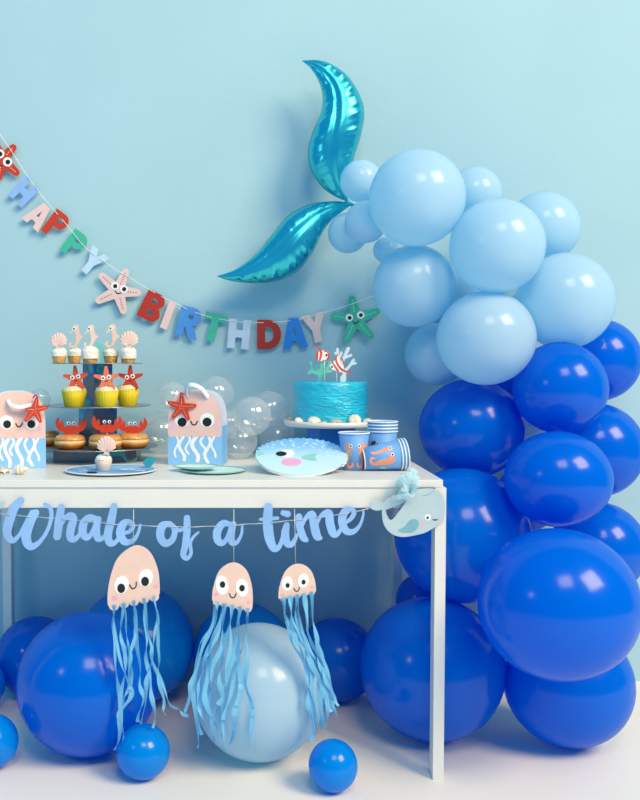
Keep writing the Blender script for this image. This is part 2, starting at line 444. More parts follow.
# ------------------------------------------------------------------ the setting
bm = bmesh.new(); box(bm, (-4, 0, -0.1), (4.5, 0.12, 3.2))
tag(link('wall_back', bm, WALL, smooth=False), kind='structure')
bm = bmesh.new(); box(bm, (-4, -4.5, -0.1), (4.5, 0, 0))
tag(link('floor', bm, FLOOR, smooth=False), kind='structure')

# ------------------------------------------------------------------ table
TZ = 0.74; TYF = -0.706; TYB = -0.055; TXL = -0.728; TXR = 0.492
tb = thing('party_table', ((TXL + TXR) / 2, (TYF + TYB) / 2, 0), 'plain white party table with slim square legs standing against the blue wall', 'table')
bm = bmesh.new(); box(bm, (TXL, TYF, TZ - 0.019), (TXR, TYB, TZ), 0.002); link('tabletop', bm, WHITE, tb, smooth=False)
bm = bmesh.new()
box(bm, (TXL + .02, TYF + .004, TZ - .069), (TXR - .018, TYF + .024, TZ - .0192), .001); link('apron', bm, WHITE, tb, smooth=False)
bm = bmesh.new(); box(bm, (TXL + .02, TYB - .024, TZ - .069), (TXR - .018, TYB - .004, TZ - .0192), .001); link('apron', bm, WHITE, tb, smooth=False)
for xa in (TXL + .004, TXR - .022):
    bm = bmesh.new(); box(bm, (xa, TYF + .046, TZ - .069), (xa + .018, TYB - .046, TZ - .0192), .001); link('apron', bm, WHITE, tb, smooth=False)
for xa in (TXL - .006, TXR - .019):
    for ya in (TYF - .001, TYB - .041):
        bm = bmesh.new(); box(bm, (xa, ya, 0), (xa + .027, ya + .042, TZ - .0192), .0012); link('leg', bm, WHITE, tb, smooth=False)

# ------------------------------------------------------------------ balloons
def balloon_bm(c, r, ax=1.0, az=1.0, knot=(0, 1, -0.3), seg=48, rings=32):
    q = Vector((0, 0, -1)).rotation_difference(Vector(knot).normalized()).to_matrix().to_4x4()
    prof = []
    for i in range(rings + 1):
        t = math.pi * i / rings; k = max(0.0, (t / math.pi - 0.66) / 0.34)
        rr = math.sin(t) * (1 - 0.10 * k ** 2); zz = math.cos(t) - 0.10 * k ** 3
        prof.append((rr if 0 < i < rings else 0, zz))
    M = T(c) @ Matrix.Diagonal((r * ax, r, r * az, 1)) @ q
    b = bmesh.new(); lathe(b, prof, seg, M); return b, q
def balloon(c, r, m, label, group=None, ax=1.0, az=1.0, knot=(0, 1, -0.3), name='balloon'):
    b, q = balloon_bm(c, r, ax, az, knot)
    o = link(name, b, m, None, origin=c); tag(o, label, 'balloon', group)
    kd = Vector(knot).normalized(); tip = Vector(c) + Vector((kd.x * r * ax, kd.y * r, kd.z * r * az)) * 1.085
    kb = bmesh.new(); s = min(0.012, r * 0.09)
    lathe(kb, [(0, .2 * s), (.5 * s, 0), (.35 * s, -.5 * s), (.55 * s, -1.0 * s), (1.0 * s, -1.6 * s), (.9 * s, -1.8 * s), (0, -1.3 * s)], 14, T(tip) @ q)
    link('knot', kb, m, o); return o
def gb(px, py, rpx, d, m, label, group, ax=1.0, az=1.0, knot=None):
    c = P(px, py, d - 2.96); r = rpx * mpp(c)
    kn = knot or (Vector((0.72, -0.16, c.z)) - c).normalized() * .6 + Vector((0, 1, -0.1))
    return balloon(c, r, m, label, group, ax, az, kn)
GL = 'pale blue balloons of the garland'; GD = 'royal blue balloons of the garland'
gb(417, 198, 48, 2.55, LIGHTB, 'largest pale blue balloon at the top of the garland, next to the foil tail', GL)
gb(497, 246, 47, 2.52, LIGHTB, 'pale blue garland balloon in front, below and to the right of the topmost big one', GL)
gb(474, 195, 28, 2.70, LIGHTB, 'half hidden pale blue balloon at the back behind the topmost big garland balloon', GL)
gb(543, 228, 36, 2.75, LIGHTB, 'pale blue balloon on the upper right outer edge of the garland, half hidden', GL)
gb(414, 286, 41, 2.65, LIGHTB, 'pale blue garland balloon beside the teal starfish of the birthday banner', GL)
gb(486, 338, 47, 2.55, LIGHTB, 'front pale blue balloon sitting right on top of the royal blue ones', GL, 1.04, 1.0)
gb(565, 301, 48, 2.60, LIGHTB, 'pale blue balloon on the right edge of the garland just above the royal blue ones', GL)
gb(436, 354, 31, 2.78, LIGHTB, 'pale blue balloon low on the left at the wall, mostly behind the front pale one', GL)
gb(470, 290, 33, 2.83, LIGHTB, 'pale blue balloon deep inside the garland, seen only through gaps', GL)
gb(361, 181, 21, 2.75, LIGHTB, 'small pale balloon uppermost of the three little ones where the foil flukes meet', GL)
gb(366, 222, 21, 2.70, LIGHTB, 'small pale balloon tucked under the left side of the largest pale balloon', GL)
gb(348, 233, 20, 2.80, LIGHTB, 'small pale balloon furthest left of the garland, just under the lower fluke', GL)
gb(386, 250, 13, 2.80, LIGHTB, 'tiny pale balloon in the gap between the two big pale ones on the left', GL)
gb(472, 428, 51, 2.70, ROYAL, 'royal blue balloon right of the cake, highest on the left side of the dark ones', GD, 1.03, .97)
gb(560, 388, 46, 2.55, ROYAL, 'royal blue balloon directly under the pale one on the right edge', GD)
gb(598, 360, 41, 2.75, ROYAL, 'highest royal blue balloon at the far right, partly behind its neighbour', GD)
gb(558, 479, 50, 2.40, ROYAL, 'royal blue balloon in the middle, resting on the very large front one', GD, 1.05, .96)
gb(595, 450, 47, 2.66, ROYAL, 'royal blue balloon at the right frame edge behind the middle front one', GD)
gb(462, 535, 67, 2.56, ROYAL, 'large royal blue balloon beside the right end of the tabletop, behind the paper whale', GD)
gb(558, 604, 77, 2.20, ROYAL, 'very large royal blue balloon in front at the lower right', GD, 1.02, .98)
gb(598, 548, 46, 2.62, ROYAL, 'royal blue balloon at the right edge, peeping out above the very large front one', GD)
gb(568, 683, 63, 2.46, ROYAL, 'royal blue balloon on the floor underneath the very large front one', GD, 1.0, .98, (-.2, 1, .3))
gb(432, 668, 71.5, 2.50, ROYAL, 'large royal blue balloon on the floor behind the right front table leg', GD, 1.0, .98, (.2, 1, .3))
gb(422, 600, 26, 2.80, ROYAL, 'dark blue balloon squeezed in behind the right table leg between two larger ones', GD)

gb(505, 385, 29, 2.84, ROYAL, 'added royal blue filler balloon behind the front pale balloon, almost unseen, blocking key light', GD)  # added filler balloons: close gaps so key light reaches the wall tinted blue
gb(525, 500, 32, 2.84, ROYAL, 'added royal blue filler balloon at the wall behind the middle front one, almost unseen, blocking key light', GD)
gb(520, 588, 30, 2.84, ROYAL, 'added royal blue filler balloon at the wall behind the very large front one, almost unseen, blocking key light', GD)
gb(535, 310, 26, 2.84, LIGHTB, 'added pale blue filler balloon at the back behind the right edge one, almost unseen, blocking key light', GL)

def fb(px, rm, d, m, label, group, ax=1.0, knot=(0.2, 1, .35), dz=0.001):
    zz = rm + dz; x = (px - CX) / FPX * ((d) * math.cos(TH) + (CAM.z - zz) * math.sin(TH))
    return balloon((x, d - 2.96, zz), rm, m, label, group, ax, 1.0, knot)
GU = 'big balloons under the table'; GS = 'little balloons on the floor'
fb(88, .184, 2.415, ROYAL, 'big royal blue balloon on the floor under the left half of the table', GU)
fb(136, .174, 2.775, AZURE, 'medium azure balloon behind the first jellyfish streamers, against the wall', GU)
fb(36, .121, 2.83, ROYAL, 'royal blue balloon on the floor by the left rear table leg', GU)
fb(-22, .078, 2.70, AZURE, 'azure balloon cut by the left frame edge at table leg height', GU)
fb(259, .173, 2.385, LIGHTB, 'big pale blue balloon on the floor under the two smaller jellyfish', GU, .98)
fb(243, .150, 2.765, AZURE, 'azure balloon hidden behind the big pale blue floor balloon', GU)
fb(337, .124, 2.79, ROYAL, 'dark royal blue balloon against the wall right of the big pale blue one', GU)
def sb(px, py, rpx, m, label, az=1.0):
    lo, hi = 1.8, 2.9
    for _ in range(40):
        md = (lo + hi) / 2; c = P(px, py, md - 2.96); r = rpx * mpp(c) * az
        if c.z > r: lo = md
        else: hi = md
    c = P(px, py, lo - 2.96); r = rpx * mpp(c)
    return balloon((c.x, c.y, r * az + .001), r, m, label, GS, 1.0, az, (.25, 1, .3))
sb(-9, 742, 27, AZURE, 'little bright blue balloon on the floor cut by the left frame edge')
sb(143, 752, 27, AZURE, 'little bright blue balloon on the floor under the leftmost jellyfish')
sb(333, 766, 24.5, AZURE, 'little bright blue balloon on the floor in front of the big pale blue balloon', 1.05)

# ------------------------------------------------------------------ foil mermaid tail
TAILY = -0.115
def fluke(L, R, parent, thick):
    n = 150; Ls = catmull(L, 12); Rs = catmull(R, 12)
    def resample(A, n):
        A = np.array(A); d = np.r_[0, np.cumsum(np.hypot(*np.diff(A, axis=0).T))]; t = np.linspace(0, d[-1], n)
        return np.c_[np.interp(t, d, A[:, 0]), np.interp(t, d, A[:, 1])]
    Ls = resample(Ls, n); Rs = resample(Rs, n); m_ = 20
    b = bmesh.new(); rows = {}
    mp = PlaneMap((0, TAILY, 1.3))
    for side in (1, -1):
        for i in range(n):
            wpx = math.hypot(*(Rs[i] - Ls[i])); row = []
            for j in range(m_ + 1):
                u = j / m_; p = Ls[i] * (1 - u) + Rs[i] * u; s = 1 - (2 * u - 1) ** 2
                wm = wpx * 0.0031; edge = math.exp(-((min(u, 1 - u) - .1) / 0.15) ** 2)
                ph = 74 * i / n
                wr = (math.sin(ph + (2.0 if u > .5 else 0)) * .5 + math.sin(ph * 1.73 + 1.1) * .35 + math.sin(ph * .61) * .3) * edge * s ** .3 * (.0052 if u > .5 else .0022) * min(1, wm / .06)
                fl = min(1, s ** .55)
                # a soft length-wise crease, as the two halves of the bag bulge apart
                h = thick * wm * fl - thick * wm * .10 * math.exp(-((u - .42) / .07) ** 2) * min(1, wm / .08)
                if j in (0, m_): h = 0; wr = 0
                row.append(mp(p[0], p[1], side * max(0.0006, h + wr) if j not in (0, m_) else 0.0))
            rows[(side, i)] = [b.verts.new(q) for q in row]
    for side in (1, -1):
        for i in range(n - 1):
            A, B = rows[(side, i)], rows[(side, i + 1)]
            for j in range(m_):
                try: b.faces.new((A[j], A[j + 1], B[j + 1], B[j]))
                except ValueError: pass
    bmesh.ops.remove_doubles(b, verts=b.verts[:], dist=1e-5)
    return link('fluke', b, FOIL, parent)
tail = thing('tail_balloon', P(346, 202, TAILY), 'shiny teal foil mermaid tail balloon with two curved flukes on the wall', 'foil balloon')
fluke([(302, 61), (312, 70), (321, 88), (322, 108), (313, 131), (308, 150), (311, 170), (323, 188), (336, 197), (346, 201)],
      [(302, 60.5), (318, 60), (332, 64.5), (348, 76), (360, 95), (364.5, 113), (361, 135), (354, 158), (350, 178), (347, 201)], tail, .30)
fluke([(217, 276), (236, 269), (255, 254.6), (271.5, 235), (288, 215.6), (310, 204), (336, 201), (351, 203.5)],
      [(217, 276.5), (232, 281), (255, 283), (278, 280.6), (298, 271), (313, 252), (322, 234), (332, 220), (351, 205)], tail, .30)
bm = bmesh.new(); tube(bm, [P(344, 196, TAILY), P(348, 203, TAILY), P(354, 206, TAILY)], .006, 8); link('valve_neck', bm, FOIL, tail)

# ------------------------------------------------------------------ birthday banner
def place(prims, cx, cy, rot, h):
    a = math.radians(rot); out = []
    for op, kind, pts in prims:
        q = []
        for p in pts:
            x, y = p[0] * h, -p[1] * h
            X = cx + x * math.cos(a) - y * math.sin(a); Yv = cy + x * math.sin(a) + y * math.cos(a)
            q.append(np.array((X, Yv, p[2] * h)) if kind == 'S' else np.array((X, Yv)))
        out.append((op, kind, q))
    return out
def rc(x0, y0, x1, y1, op='+'): return G([(x0, y0), (x1, y0), (x1, y1), (x0, y1)], op=op)
LET = {
    'H': [rc(-.37, -.5, -.11, .5), rc(.11, -.5, .37, .5), rc(-.2, -.12, .2, .14)],
    'A': [G([(-.17, .5), (.17, .5), (.42, -.5), (.15, -.5), (.10, -.27), (-.10, -.27), (-.15, -.5), (-.42, -.5)]), G([(0, .24), (.055, -.05), (-.055, -.05)], op='-')],
    'P': [rc(-.33, -.5, -.06, .5), rc(-.33, -.1, .1, .5), E(.08, .2, .28, .30), E(.06, .2, .09, .09, op='-'), rc(-.06, .11, .06, .29, op='-')],
    'R': [rc(-.35, -.5, -.09, .5), rc(-.35, -.1, .1, .5), E(.08, .2, .28, .30), G([(-.1, -.02), (.2, -.1), (.40, -.5), (.10, -.5), (-.08, -.14)]), E(.04, .2, .09, .09, op='-')],
    'B': [rc(-.36, -.5, .08, .5), E(.08, .235, .27, .265), E(.09, -.235, .30, .265), E(.03, .2, .09, .08, op='-'), rc(-.09, .12, .03, .28, op='-'),
          E(.04, -.22, .10, .09, op='-'), rc(-.09, -.31, .04, -.13, op='-')],
    'Y': [rc(-.13, -.5, .13, .05), G([(-.42, .5), (-.13, .5), (0, .2), (.13, .5), (.42, .5), (.13, -.08), (-.13, -.08)])],
    'T': [rc(-.4, .25, .4, .5), rc(-.13, -.5, .13, .5)],
    'I': [rc(-.13, -.5, .13, .5)],
    'D': [G([(-.4, -.5), (-.4, .5)] + [(-.06 + .47 * math.sin(t), .5 * math.cos(t)) for t in np.linspace(0, math.pi, 22)]),
          G([(-.13, -.26), (-.13, .26)] + [(-.06 + .22 * math.sin(t), .26 * math.cos(t)) for t in np.linspace(0, math.pi, 16)], op='-')],
}
BY = -0.016
bmap = PlaneMap((0, BY, 1.3))
ban = thing('birthday_banner', P(190, 330, BY), 'banner of coloured card letters spelling HAPPY BIRTHDAY with starfish, strung across the wall', 'banner')
spec = [('H', 24, 192, 45, 26, CARD_PERI, 'periwinkle letter H'), ('A', 38.5, 215.5, 42, 26, CARD_PINK, 'pale pink letter A'),
        ('P', 56, 224.5, 37, 27, CARD_RED, 'red first letter P'), ('P', 74.5, 244.5, 37, 27, CARD_TEAL, 'green second letter P'),
        ('Y', 92.5, 262, 40, 27, CARD_SKY, 'pale sky blue letter Y'), ('B', 152, 306.5, 26, 29, CARD_RED2, 'deep red letter B'),
        ('I', 168.3, 315, 20, 29, CARD_PINK, 'pale pink letter I'), ('R', 188.5, 322.5, 14, 31, CARD_BLUE, 'blue letter R'),
        ('T', 213.5, 327.5, 14, 28, CARD_TEAL, 'green letter T'), ('H', 239, 334, 5, 29.5, CARD_LAV, 'pale lavender letter H'),
        ('D', 269, 334.5, 0, 29.5, CARD_RED2, 'deep red letter D'), ('A', 294.5, 333, -4, 30, CARD_BLUE2, 'bright blue letter A'),
        ('Y', 315.5, 328, -12, 29, CARD_PINK, 'pale pink last letter Y')]
for ch, x, y, ro, h, m, lb in spec:
    cut('letter', place(LET[ch], x, y, ro, h), bmap, ban, m, 0, .0015, lb)
def starfish_part(c, tips, wd, m, dm, parent, mp, eyes, er, pr, mouth, name='starfish_cutout', label=None, dotr=.62):
    o = cut(name, [S([(c[0], c[1], wd * 1.5), ((c[0] * .45 + t[0] * .55), (c[1] * .45 + t[1] * .55), wd * 1.1), (t[0] - (t[0] - c[0]) * wd * .9 / math.dist(c, t), t[1] - (t[1] - c[1]) * wd * .9 / math.dist(c, t), wd * .85)]) for t in tips], mp, parent, m, 0, .0015, label)
    pts = []
    for t in tips:
        L = math.dist(c, t); n = max(3, int((L - wd * 2.2) / (dotr * 3.9)))
        for k in range(n):
            f = (wd * 1.6 + (L - wd * 2.6) * (k + .5) / n) / L; pts.append((c[0] + (t[0] - c[0]) * f, c[1] + (t[1] - c[1]) * f))
    dots('dot_pattern', pts, dotr, mp, o, dm, .0015, .0018)
    for e in eyes:
        cut('eye', [E(e[0], e[1], er)], mp, o, EYEW, .0018, .0026)
        cut('pupil', [E(e[0] + .3, e[1] + .2, pr)], mp, o, INK, .0027, .0033)
    cut('mouth', [S(mouth)], mp, o, INK, .0018, .0023)
    return o
starfish_part((2, 160), [(15.5, 145), (19, 175), (-2, 181), (-17, 164), (-7, 139)], 4, CARD_RED, CREAM, ban, bmap, [(0, 154), (7.8, 162)], 4.6, 2.4,
              [(-1.5, 164, .5), (-.5, 166, .6), (2, 166, .5)], label='red starfish cutout with big eyes')
starfish_part((118, 291), [(127, 268.5), (141.5, 293), (124.5, 314), (95.5, 302), (99.5, 273.5)], 4.2, CARD_PINK, MAROON, ban, bmap, [(115, 286), (124, 289)], 3.9, 2.1,
              [(115.5, 291, .5), (117.5, 293.6, .6), (121, 293, .5)], label='pale pink starfish cutout with maroon dots')
starfish_part((355.5, 319), [(351.5, 295.5), (380, 310.5), (373, 339), (345, 343), (330.5, 315.5)], 4.0, CARD_TEAL, TEALDOT, ban, bmap, [(349.3, 317.7), (360.5, 315)], 3.8, 1.9,
              [(353, 321.5, .5), (355.5, 323.6, .6), (358.8, 320.8, .5)], label='teal green starfish cutout with smile')
spx = [(-14, 112), (0, 134), (14, 155), (28, 177), (37, 189), (48, 203), (60, 217), (70, 229), (82, 244), (92, 253), (105, 262), (118, 271), (132, 279), (149, 289.5), (162, 297), (174, 302.5), (190, 310.5), (206, 316), (225, 320), (246, 322.3), (268, 322.5), (292, 320.5), (312, 316), (330, 311), (352, 304), (372, 296.5), (388, 290)]
sm = catmull(spx, 8); pts = []
for p in sm:
    off = .003
    for ch, x, y, ro, h, m, lb in spec:
        a = math.radians(ro); tx, ty = x + math.sin(a) * h * .40, y - math.cos(a) * h * .40
        if math.hypot(p[0] - tx, p[1] - ty) < 4.0: off = -.002
    pts.append(bmap(p[0], p[1], off))
bm = bmesh.new(); tube(bm, pts, .0011, 6); link('cord', bm, STRING, ban)

# ------------------------------------------------------------------ script banner on the table edge
WY = TYF - .006
wmap = PlaneMap((0, WY, .66))
wb = thing('whale_banner', P(200, 560, WY), 'blue script banner reading Whale of a time with paper whale along the table edge', 'banner')
def zs(rows, ox, sc=4.923, oy=490, k=1.0): return [(ox + x / sc, oy + y / sc, r / sc * k) for x, y, r in rows]
Wh = [S(zs([(103, 52, 18), (72, 85, 21), (47, 150, 23), (36, 212, 20), (60, 248, 15), (92, 226, 9), (122, 172, 9), (160, 112, 15)], 0)),
      S(zs([(176, 112, 18), (152, 150, 22), (130, 215, 24), (136, 262, 22), (160, 278, 17), (202, 248, 10), (238, 190, 9), (254, 125, 10), (246, 86, 10), (220, 70, 9)], 0)),
      S(zs([(302, 86, 18), (292, 150, 21), (282, 228, 19)], 0)),
      S(zs([(285, 210, 10), (312, 150, 11), (342, 126, 16), (362, 140, 19), (348, 195, 20), (348, 236, 18), (372, 240, 13), (402, 205, 8)], 0)),
      S(zs([(470, 140, 13), (440, 136, 17), (412, 165, 20), (408, 210, 20), (428, 234, 15), (452, 212, 11), (474, 160, 10)], 0)),
      S(zs([(486, 142, 14), (474, 190, 19), (482, 236, 17), (506, 236, 10), (530, 200, 8)], 0)),
      S(zs([(562, 80, 17), (550, 140, 20), (532, 215, 20), (540, 258, 18), (566, 258, 12), (596, 225, 8)], 0)),
      S(zs([(8, 212, 8), (46, 204, 10), (64, 175, 12), (42, 153, 11), (14, 170, 19), (2, 215, 21), (24, 254, 18), (62, 250, 12), (88, 215, 8), (100, 172, 7)], 120))]
Of = [S(zs([(240, 166, 14), (208, 178, 20), (198, 225, 20), (222, 262, 18), (258, 244, 15), (270, 195, 14), (246, 166, 13)], 120)), S(zs([(258, 172, 9), (290, 198, 9), (315, 188, 8)], 120)),
      S(zs([(330, 138, 16), (330, 200, 18), (322, 270, 17), (312, 318, 15), (330, 336, 11), (350, 310, 9), (346, 262, 8), (362, 230, 7), (386, 208, 5)], 120))]
Aa = [S(zs([(540, 168, 12), (508, 164, 17), (480, 200, 20), (480, 244, 19), (502, 262, 14), (528, 236, 11), (548, 180, 12)], 120)),
      S(zs([(558, 168, 15), (546, 215, 19), (552, 258, 16), (578, 254, 10), (598, 215, 7), (602, 178, 6)], 120))]
Ti = [S(zs([(140, 84, 21), (136, 150, 24), (144, 230, 24), (166, 286, 18), (194, 276, 12), (214, 220, 9)], 240)), S(zs([(100, 144, 7), (184, 138, 9)], 240)),
      S(zs([(230, 172, 15), (222, 215, 20), (232, 262, 18), (258, 264, 13), (280, 220, 8)], 240)), S(zs([(212, 112, 13), (234, 118, 16)], 240)),
      S(zs([(290, 132, 17), (294, 180, 18), (310, 230, 18), (326, 245, 12)], 240)), S(zs([(300, 190, 8), (322, 140, 10), (354, 118, 17), (364, 165, 21), (378, 225, 20), (396, 235, 10)], 240)),
      S(zs([(376, 170, 8), (400, 125, 10), (436, 112, 18), (442, 160, 21), (458, 212, 19), (480, 215, 12), (502, 180, 8)], 240)),
      S(zs([(500, 168, 8), (540, 146, 10), (562, 110, 12), (542, 92, 11), (514, 108, 19), (502, 155, 20), (522, 200, 18), (558, 204, 13), (590, 172, 8), (606, 125, 6), (606, 98, 5)], 240))]
for prims, lb in ((Wh, 'cut-out word Whale'), (Of, 'cut-out word of'), (Aa, 'cut-out word a'), (Ti, 'cut-out word time')):
    cut('word_cutout', prims, wmap, wb, SCRIPT, 0, .002, lb, step=.3)
bm = bmesh.new(); sx = catmull([(-12, 511), (3, 513.5), (20, 515.5), (50, 518), (85, 521), (120, 524.5), (155, 526), (190, 526.8), (222, 525.6), (250, 524), (285, 521), (320, 517), (350, 512.5), (372, 507.5), (392, 502)], 8)
pts = []
for k, p in enumerate(sx): pts.append(wmap(p[0], p[1], .0034 if math.sin(p[0] * .30) > -.35 else -.0012))
tube(bm, pts, .0011, 6); link('cord', bm, SILVER, wb)
def w8(rows): return [(370 + x / 8, 460 + y / 8) for x, y in rows]
whale = cut('whale_cutout', [G(w8([(345, 245), (430, 226), (515, 230), (570, 275), (597, 350), (592, 430), (583, 478), (545, 508), (500, 543), (430, 580), (330, 604), (255, 612), (185, 595), (130, 550), (100, 485), (92, 400), (98, 345), (122, 352), (122, 392), (134, 438), (160, 476), (192, 458), (225, 412), (255, 372), (295, 315)]), True),
                            G(w8([(-6, 340), (40, 316), (88, 330), (118, 362), (84, 396), (40, 400), (0, 380)]), True), G(w8([(100, 372), (128, 316), (196, 282), (296, 284), (276, 330), (186, 372), (126, 392)]), True)],
            wmap, wb, CARD_WHALE, .004, .006, 'pale grey blue paper whale')
cut('fin', [G(w8([(222, 556), (270, 532), (308, 484), (348, 468), (384, 488), (376, 540), (332, 574), (262, 577)]), True)], wmap, whale, CARD_FIN, .006, .0066)
cut('eye', [E(427.2, 516.9, 3.1)], wmap, whale, EYEW, .006, .0066); cut('pupil', [E(427.1, 517.3, 1.25)], wmap, whale, INK, .0067, .0072)
cut('cheek', [E(422, 523.5, 2.3, 1.9)], wmap, whale, CHEEK, .006, .0064)
cut('mouth', [S([(432.5, 519.2, .5), (435, 519.6, .6), (437, 519, .4)])], wmap, whale, INK, .006, .0064)
cut('head_line', [S([(422.5, 495.5, .35), (428, 494, .4), (433, 490.5, .35)])], wmap, whale, CARD_FIN, .006, .0064)
bm = bmesh.new(); rnd = random.Random(3); base = wmap(409, 492, .008)
for k in range(46):
    a = rnd.uniform(-1.5, .8); L = rnd.uniform(17, 27) * (.95 if abs(a + .35) < .8 else .75) * .00243; oy = rnd.uniform(.0, .030)
    dirv = Vector((math.sin(a) * .62, 0, math.cos(a)));
    if k % 4 == 0: dirv = Vector((rnd.uniform(-1.2, .3), 0, -.25)); L *= .7
    side = Vector((dirv.z, 0, -dirv.x)).normalized(); tw = rnd.uniform(-.7, .7); side = (side * math.cos(tw) + Vector((0, 1, 0)) * math.sin(tw))
    prev = None
    for i in range(7):
        t = i / 6; c = base + dirv * L * t - Vector((0, 1, 0)) * oy * math.sin(t * 2.2) + side * .002 * math.sin(6 * t + k)
        wd = .001 + .007 * math.sin(min(1, t * 1.15) * 2.1); row = [bm.verts.new(c - side * wd), bm.verts.new(c + Vector((0, -.0016, 0))), bm.verts.new(c + side * wd)]
        if prev:
            for q in range(2): bm.faces.new((prev[q], prev[q + 1], row[q + 1], row[q]))
        prev = row
link('tulle_spout', bm, TULLE, wb)
cut('fluke_cutout', [G([(-16, 500), (7.2, 501.3), (4.5, 505), (1, 508.8), (-4, 512), (-16, 512)])], wmap, wb, CARD_WHALE, .004, .006)

# ------------------------------------------------------------------ hanging jellyfish
U7 = (Vector(((259 - CX) / FPX * (2.385 + .03), 2.385 - 2.96, .174)), .173)
def in_front(p, g=.006):
    c, r = U7; r += g; dx, dz = p.x - c.x, p.z - c.z; q = r * r - dx * dx - dz * dz
    if q > 0: p.y = min(p.y, c.y - math.sqrt(q))
    elif q > -.006: p.y = min(p.y, c.y)
    return p
def ribbon(bm, rows, wpx, seed, Y0, avoid):
    rnd = random.Random(seed); pts = catmull(rows, 9); n = len(pts); L = []
    k0 = rnd.uniform(0, 6.28); k1 = rnd.uniform(.7, 1.5)
    for i, p in enumerate(pts):
        wob = math.sin(i * .55 + k0) * 1.1 * min(1, i / 6)
        q = P(p[0] + wob, p[1], Y0 - .004 * math.sin(i * .4 + k0) * min(1, i / 5))
        L.append(in_front(q, .005 + .006 * rnd.random()) if avoid else q)
    prev = None
    for i in range(n):
        t = (L[min(i + 1, n - 1)] - L[max(i - 1, 0)]).normalized(); a = k0 + k1 * math.sin(i * .21 + k0) * 1.6
        s = t.cross(Vector((0, -1, 0))).normalized(); nn = s.cross(t).normalized()
        s2 = s * math.cos(a * .8) + nn * math.sin(a * .8) * .7; n2 = t.cross(s2).normalized() * .00025
        hw = wpx * .5 * mpp(L[i]) * (1 + .15 * math.sin(i * .9 + k0))
        row = [bm.verts.new(L[i] - s2 * hw - n2), bm.verts.new(L[i] + s2 * hw - n2), bm.verts.new(L[i] + s2 * hw + n2), bm.verts.new(L[i] - s2 * hw + n2)]
        if prev:
            for k in range(4): bm.faces.new((prev[k], prev[(k + 1) % 4], row[(k + 1) % 4], row[k]))
        else: bm.faces.new(row)
        prev = row
    bm.faces.new(prev)
def jelly(label, outline, scal, eyes, ers, pups, pr, mouth, cheeks, Y, string, streams, avoid, seed):
    top = P(string[0], string[1], Y)
    j = thing('jellyfish_decoration', P(sum(p[0] for p in outline) / len(outline), max(p[1] for p in outline), Y), label, 'jellyfish decoration', 'jellyfish hanging from the table edge')
    mp = PlaneMap((0, Y, .5))
    n = 5; prims = [G(outline, False)]; (x0, y0), (x1, y1) = scal; w_ = math.hypot(x1 - x0, y1 - y0) / n / 2
    hp = []
    for k in range(n):
        f = (k + .5) / n; cx, cy = x0 + (x1 - x0) * f, y0 + (y1 - y0) * f
        prims.append(E(cx, cy, w_ * 1.0)); hp.append((cx, cy))
    head = cut('head', prims, mp, j, CARD_SKIN, 0, .0016)
    for e, er in zip(eyes, ers):
        cut('eye', [E(e[0], e[1], er[0], er[1], er[2])], mp, j, EYEW, .0016, .0022)
    for p in pups: cut('pupil', [E(p[0], p[1], pr, pr * 1.2)], mp, j, INK, .0023, .0028)
    cut('mouth', [S(mouth)], mp, j, INK, .0016, .0021)
    for c in cheeks: cut('cheek', [E(c[0], c[1], c[2], c[2] * .8)], mp, j, CHEEK, .0016, .0019)
    dots('hole_pattern', hp, .75, mp, head, CARD_BLUE, .0017, .0020)
    b = bmesh.new(); tube(b, [top, P(string[2], string[3], Y)], .0010, 6); link('hanging_string', b, SILVER, j)
    for k, (h, rows, wpx) in enumerate(streams):
        hx, hy = hp[h % n]; b = bmesh.new()
        ribbon(b, [(hx, hy)] + rows, wpx * 1.2, seed + k, Y - .0035 - .0012 * (k % 4), avoid); link('streamer', b, STREAM, j, smooth=False)
def z1(rows): return [(90 + x / 3.478, 530 + y / 3.478) for x, y in rows]
def z2(rows): return [(180 + x / 3.335, 530 + y / 3.335) for x, y in rows]
J1 = catmull(z1([(62, 262), (62, 215), (74, 152), (98, 95), (148, 56), (186, 58), (216, 86), (236, 136), (242, 180), (243, 222)]), 5)
jelly('largest jellyfish with peach card head and blue streamers, hanging under the word Whale', [tuple(p) for p in J1],
      (z1([(66, 266)])[0], z1([(240, 226)])[0]), z1([(110, 190), (194, 166)]), [(7.0, 9.2, 14), (7.0, 9.0, 14)], z1([(109, 202), (192, 178)]), 3.9,
      [(a, b, .6) for a, b in z1([(138, 190), (148, 204), (160, 196), (161, 181)])], [z1([(86, 236)])[0] + (3.2,), z1([(228, 196)])[0] + (2.6,)], -.722, (133.5, 509, 133.5, 548),
      [(0, [(114, 640), (119, 690), (121, 720), (115, 750)], 4.4), (0, [(117, 650), (131, 690), (120, 715), (124, 742)], 4.0), (1, [(121, 640), (126, 655), (122, 690), (119, 738)], 3.6),
       (1, [(128, 640), (130, 670), (127, 692), (122, 705)], 3.2), (2, [(137, 640), (140, 680), (143, 700), (137, 722)], 4.4), (2, [(135, 630), (131, 660), (131, 690)], 3.0),
       (3, [(146, 640), (148, 670), (153, 700), (154, 728)], 3.8), (3, [(150, 640), (153, 660), (168, 700), (178, 710), (188, 716)], 3.0), (4, [(157, 625), (151, 660), (146, 690), (142, 724)], 3.6),
       (4, [(159, 640), (158, 670), (163, 700), (165, 715)], 2.6)], False, 11)
J2 = catmull(z2([(107, 235), (110, 195), (128, 140), (160, 112), (192, 110), (222, 134), (238, 178), (243, 225), (241, 262)]), 5)
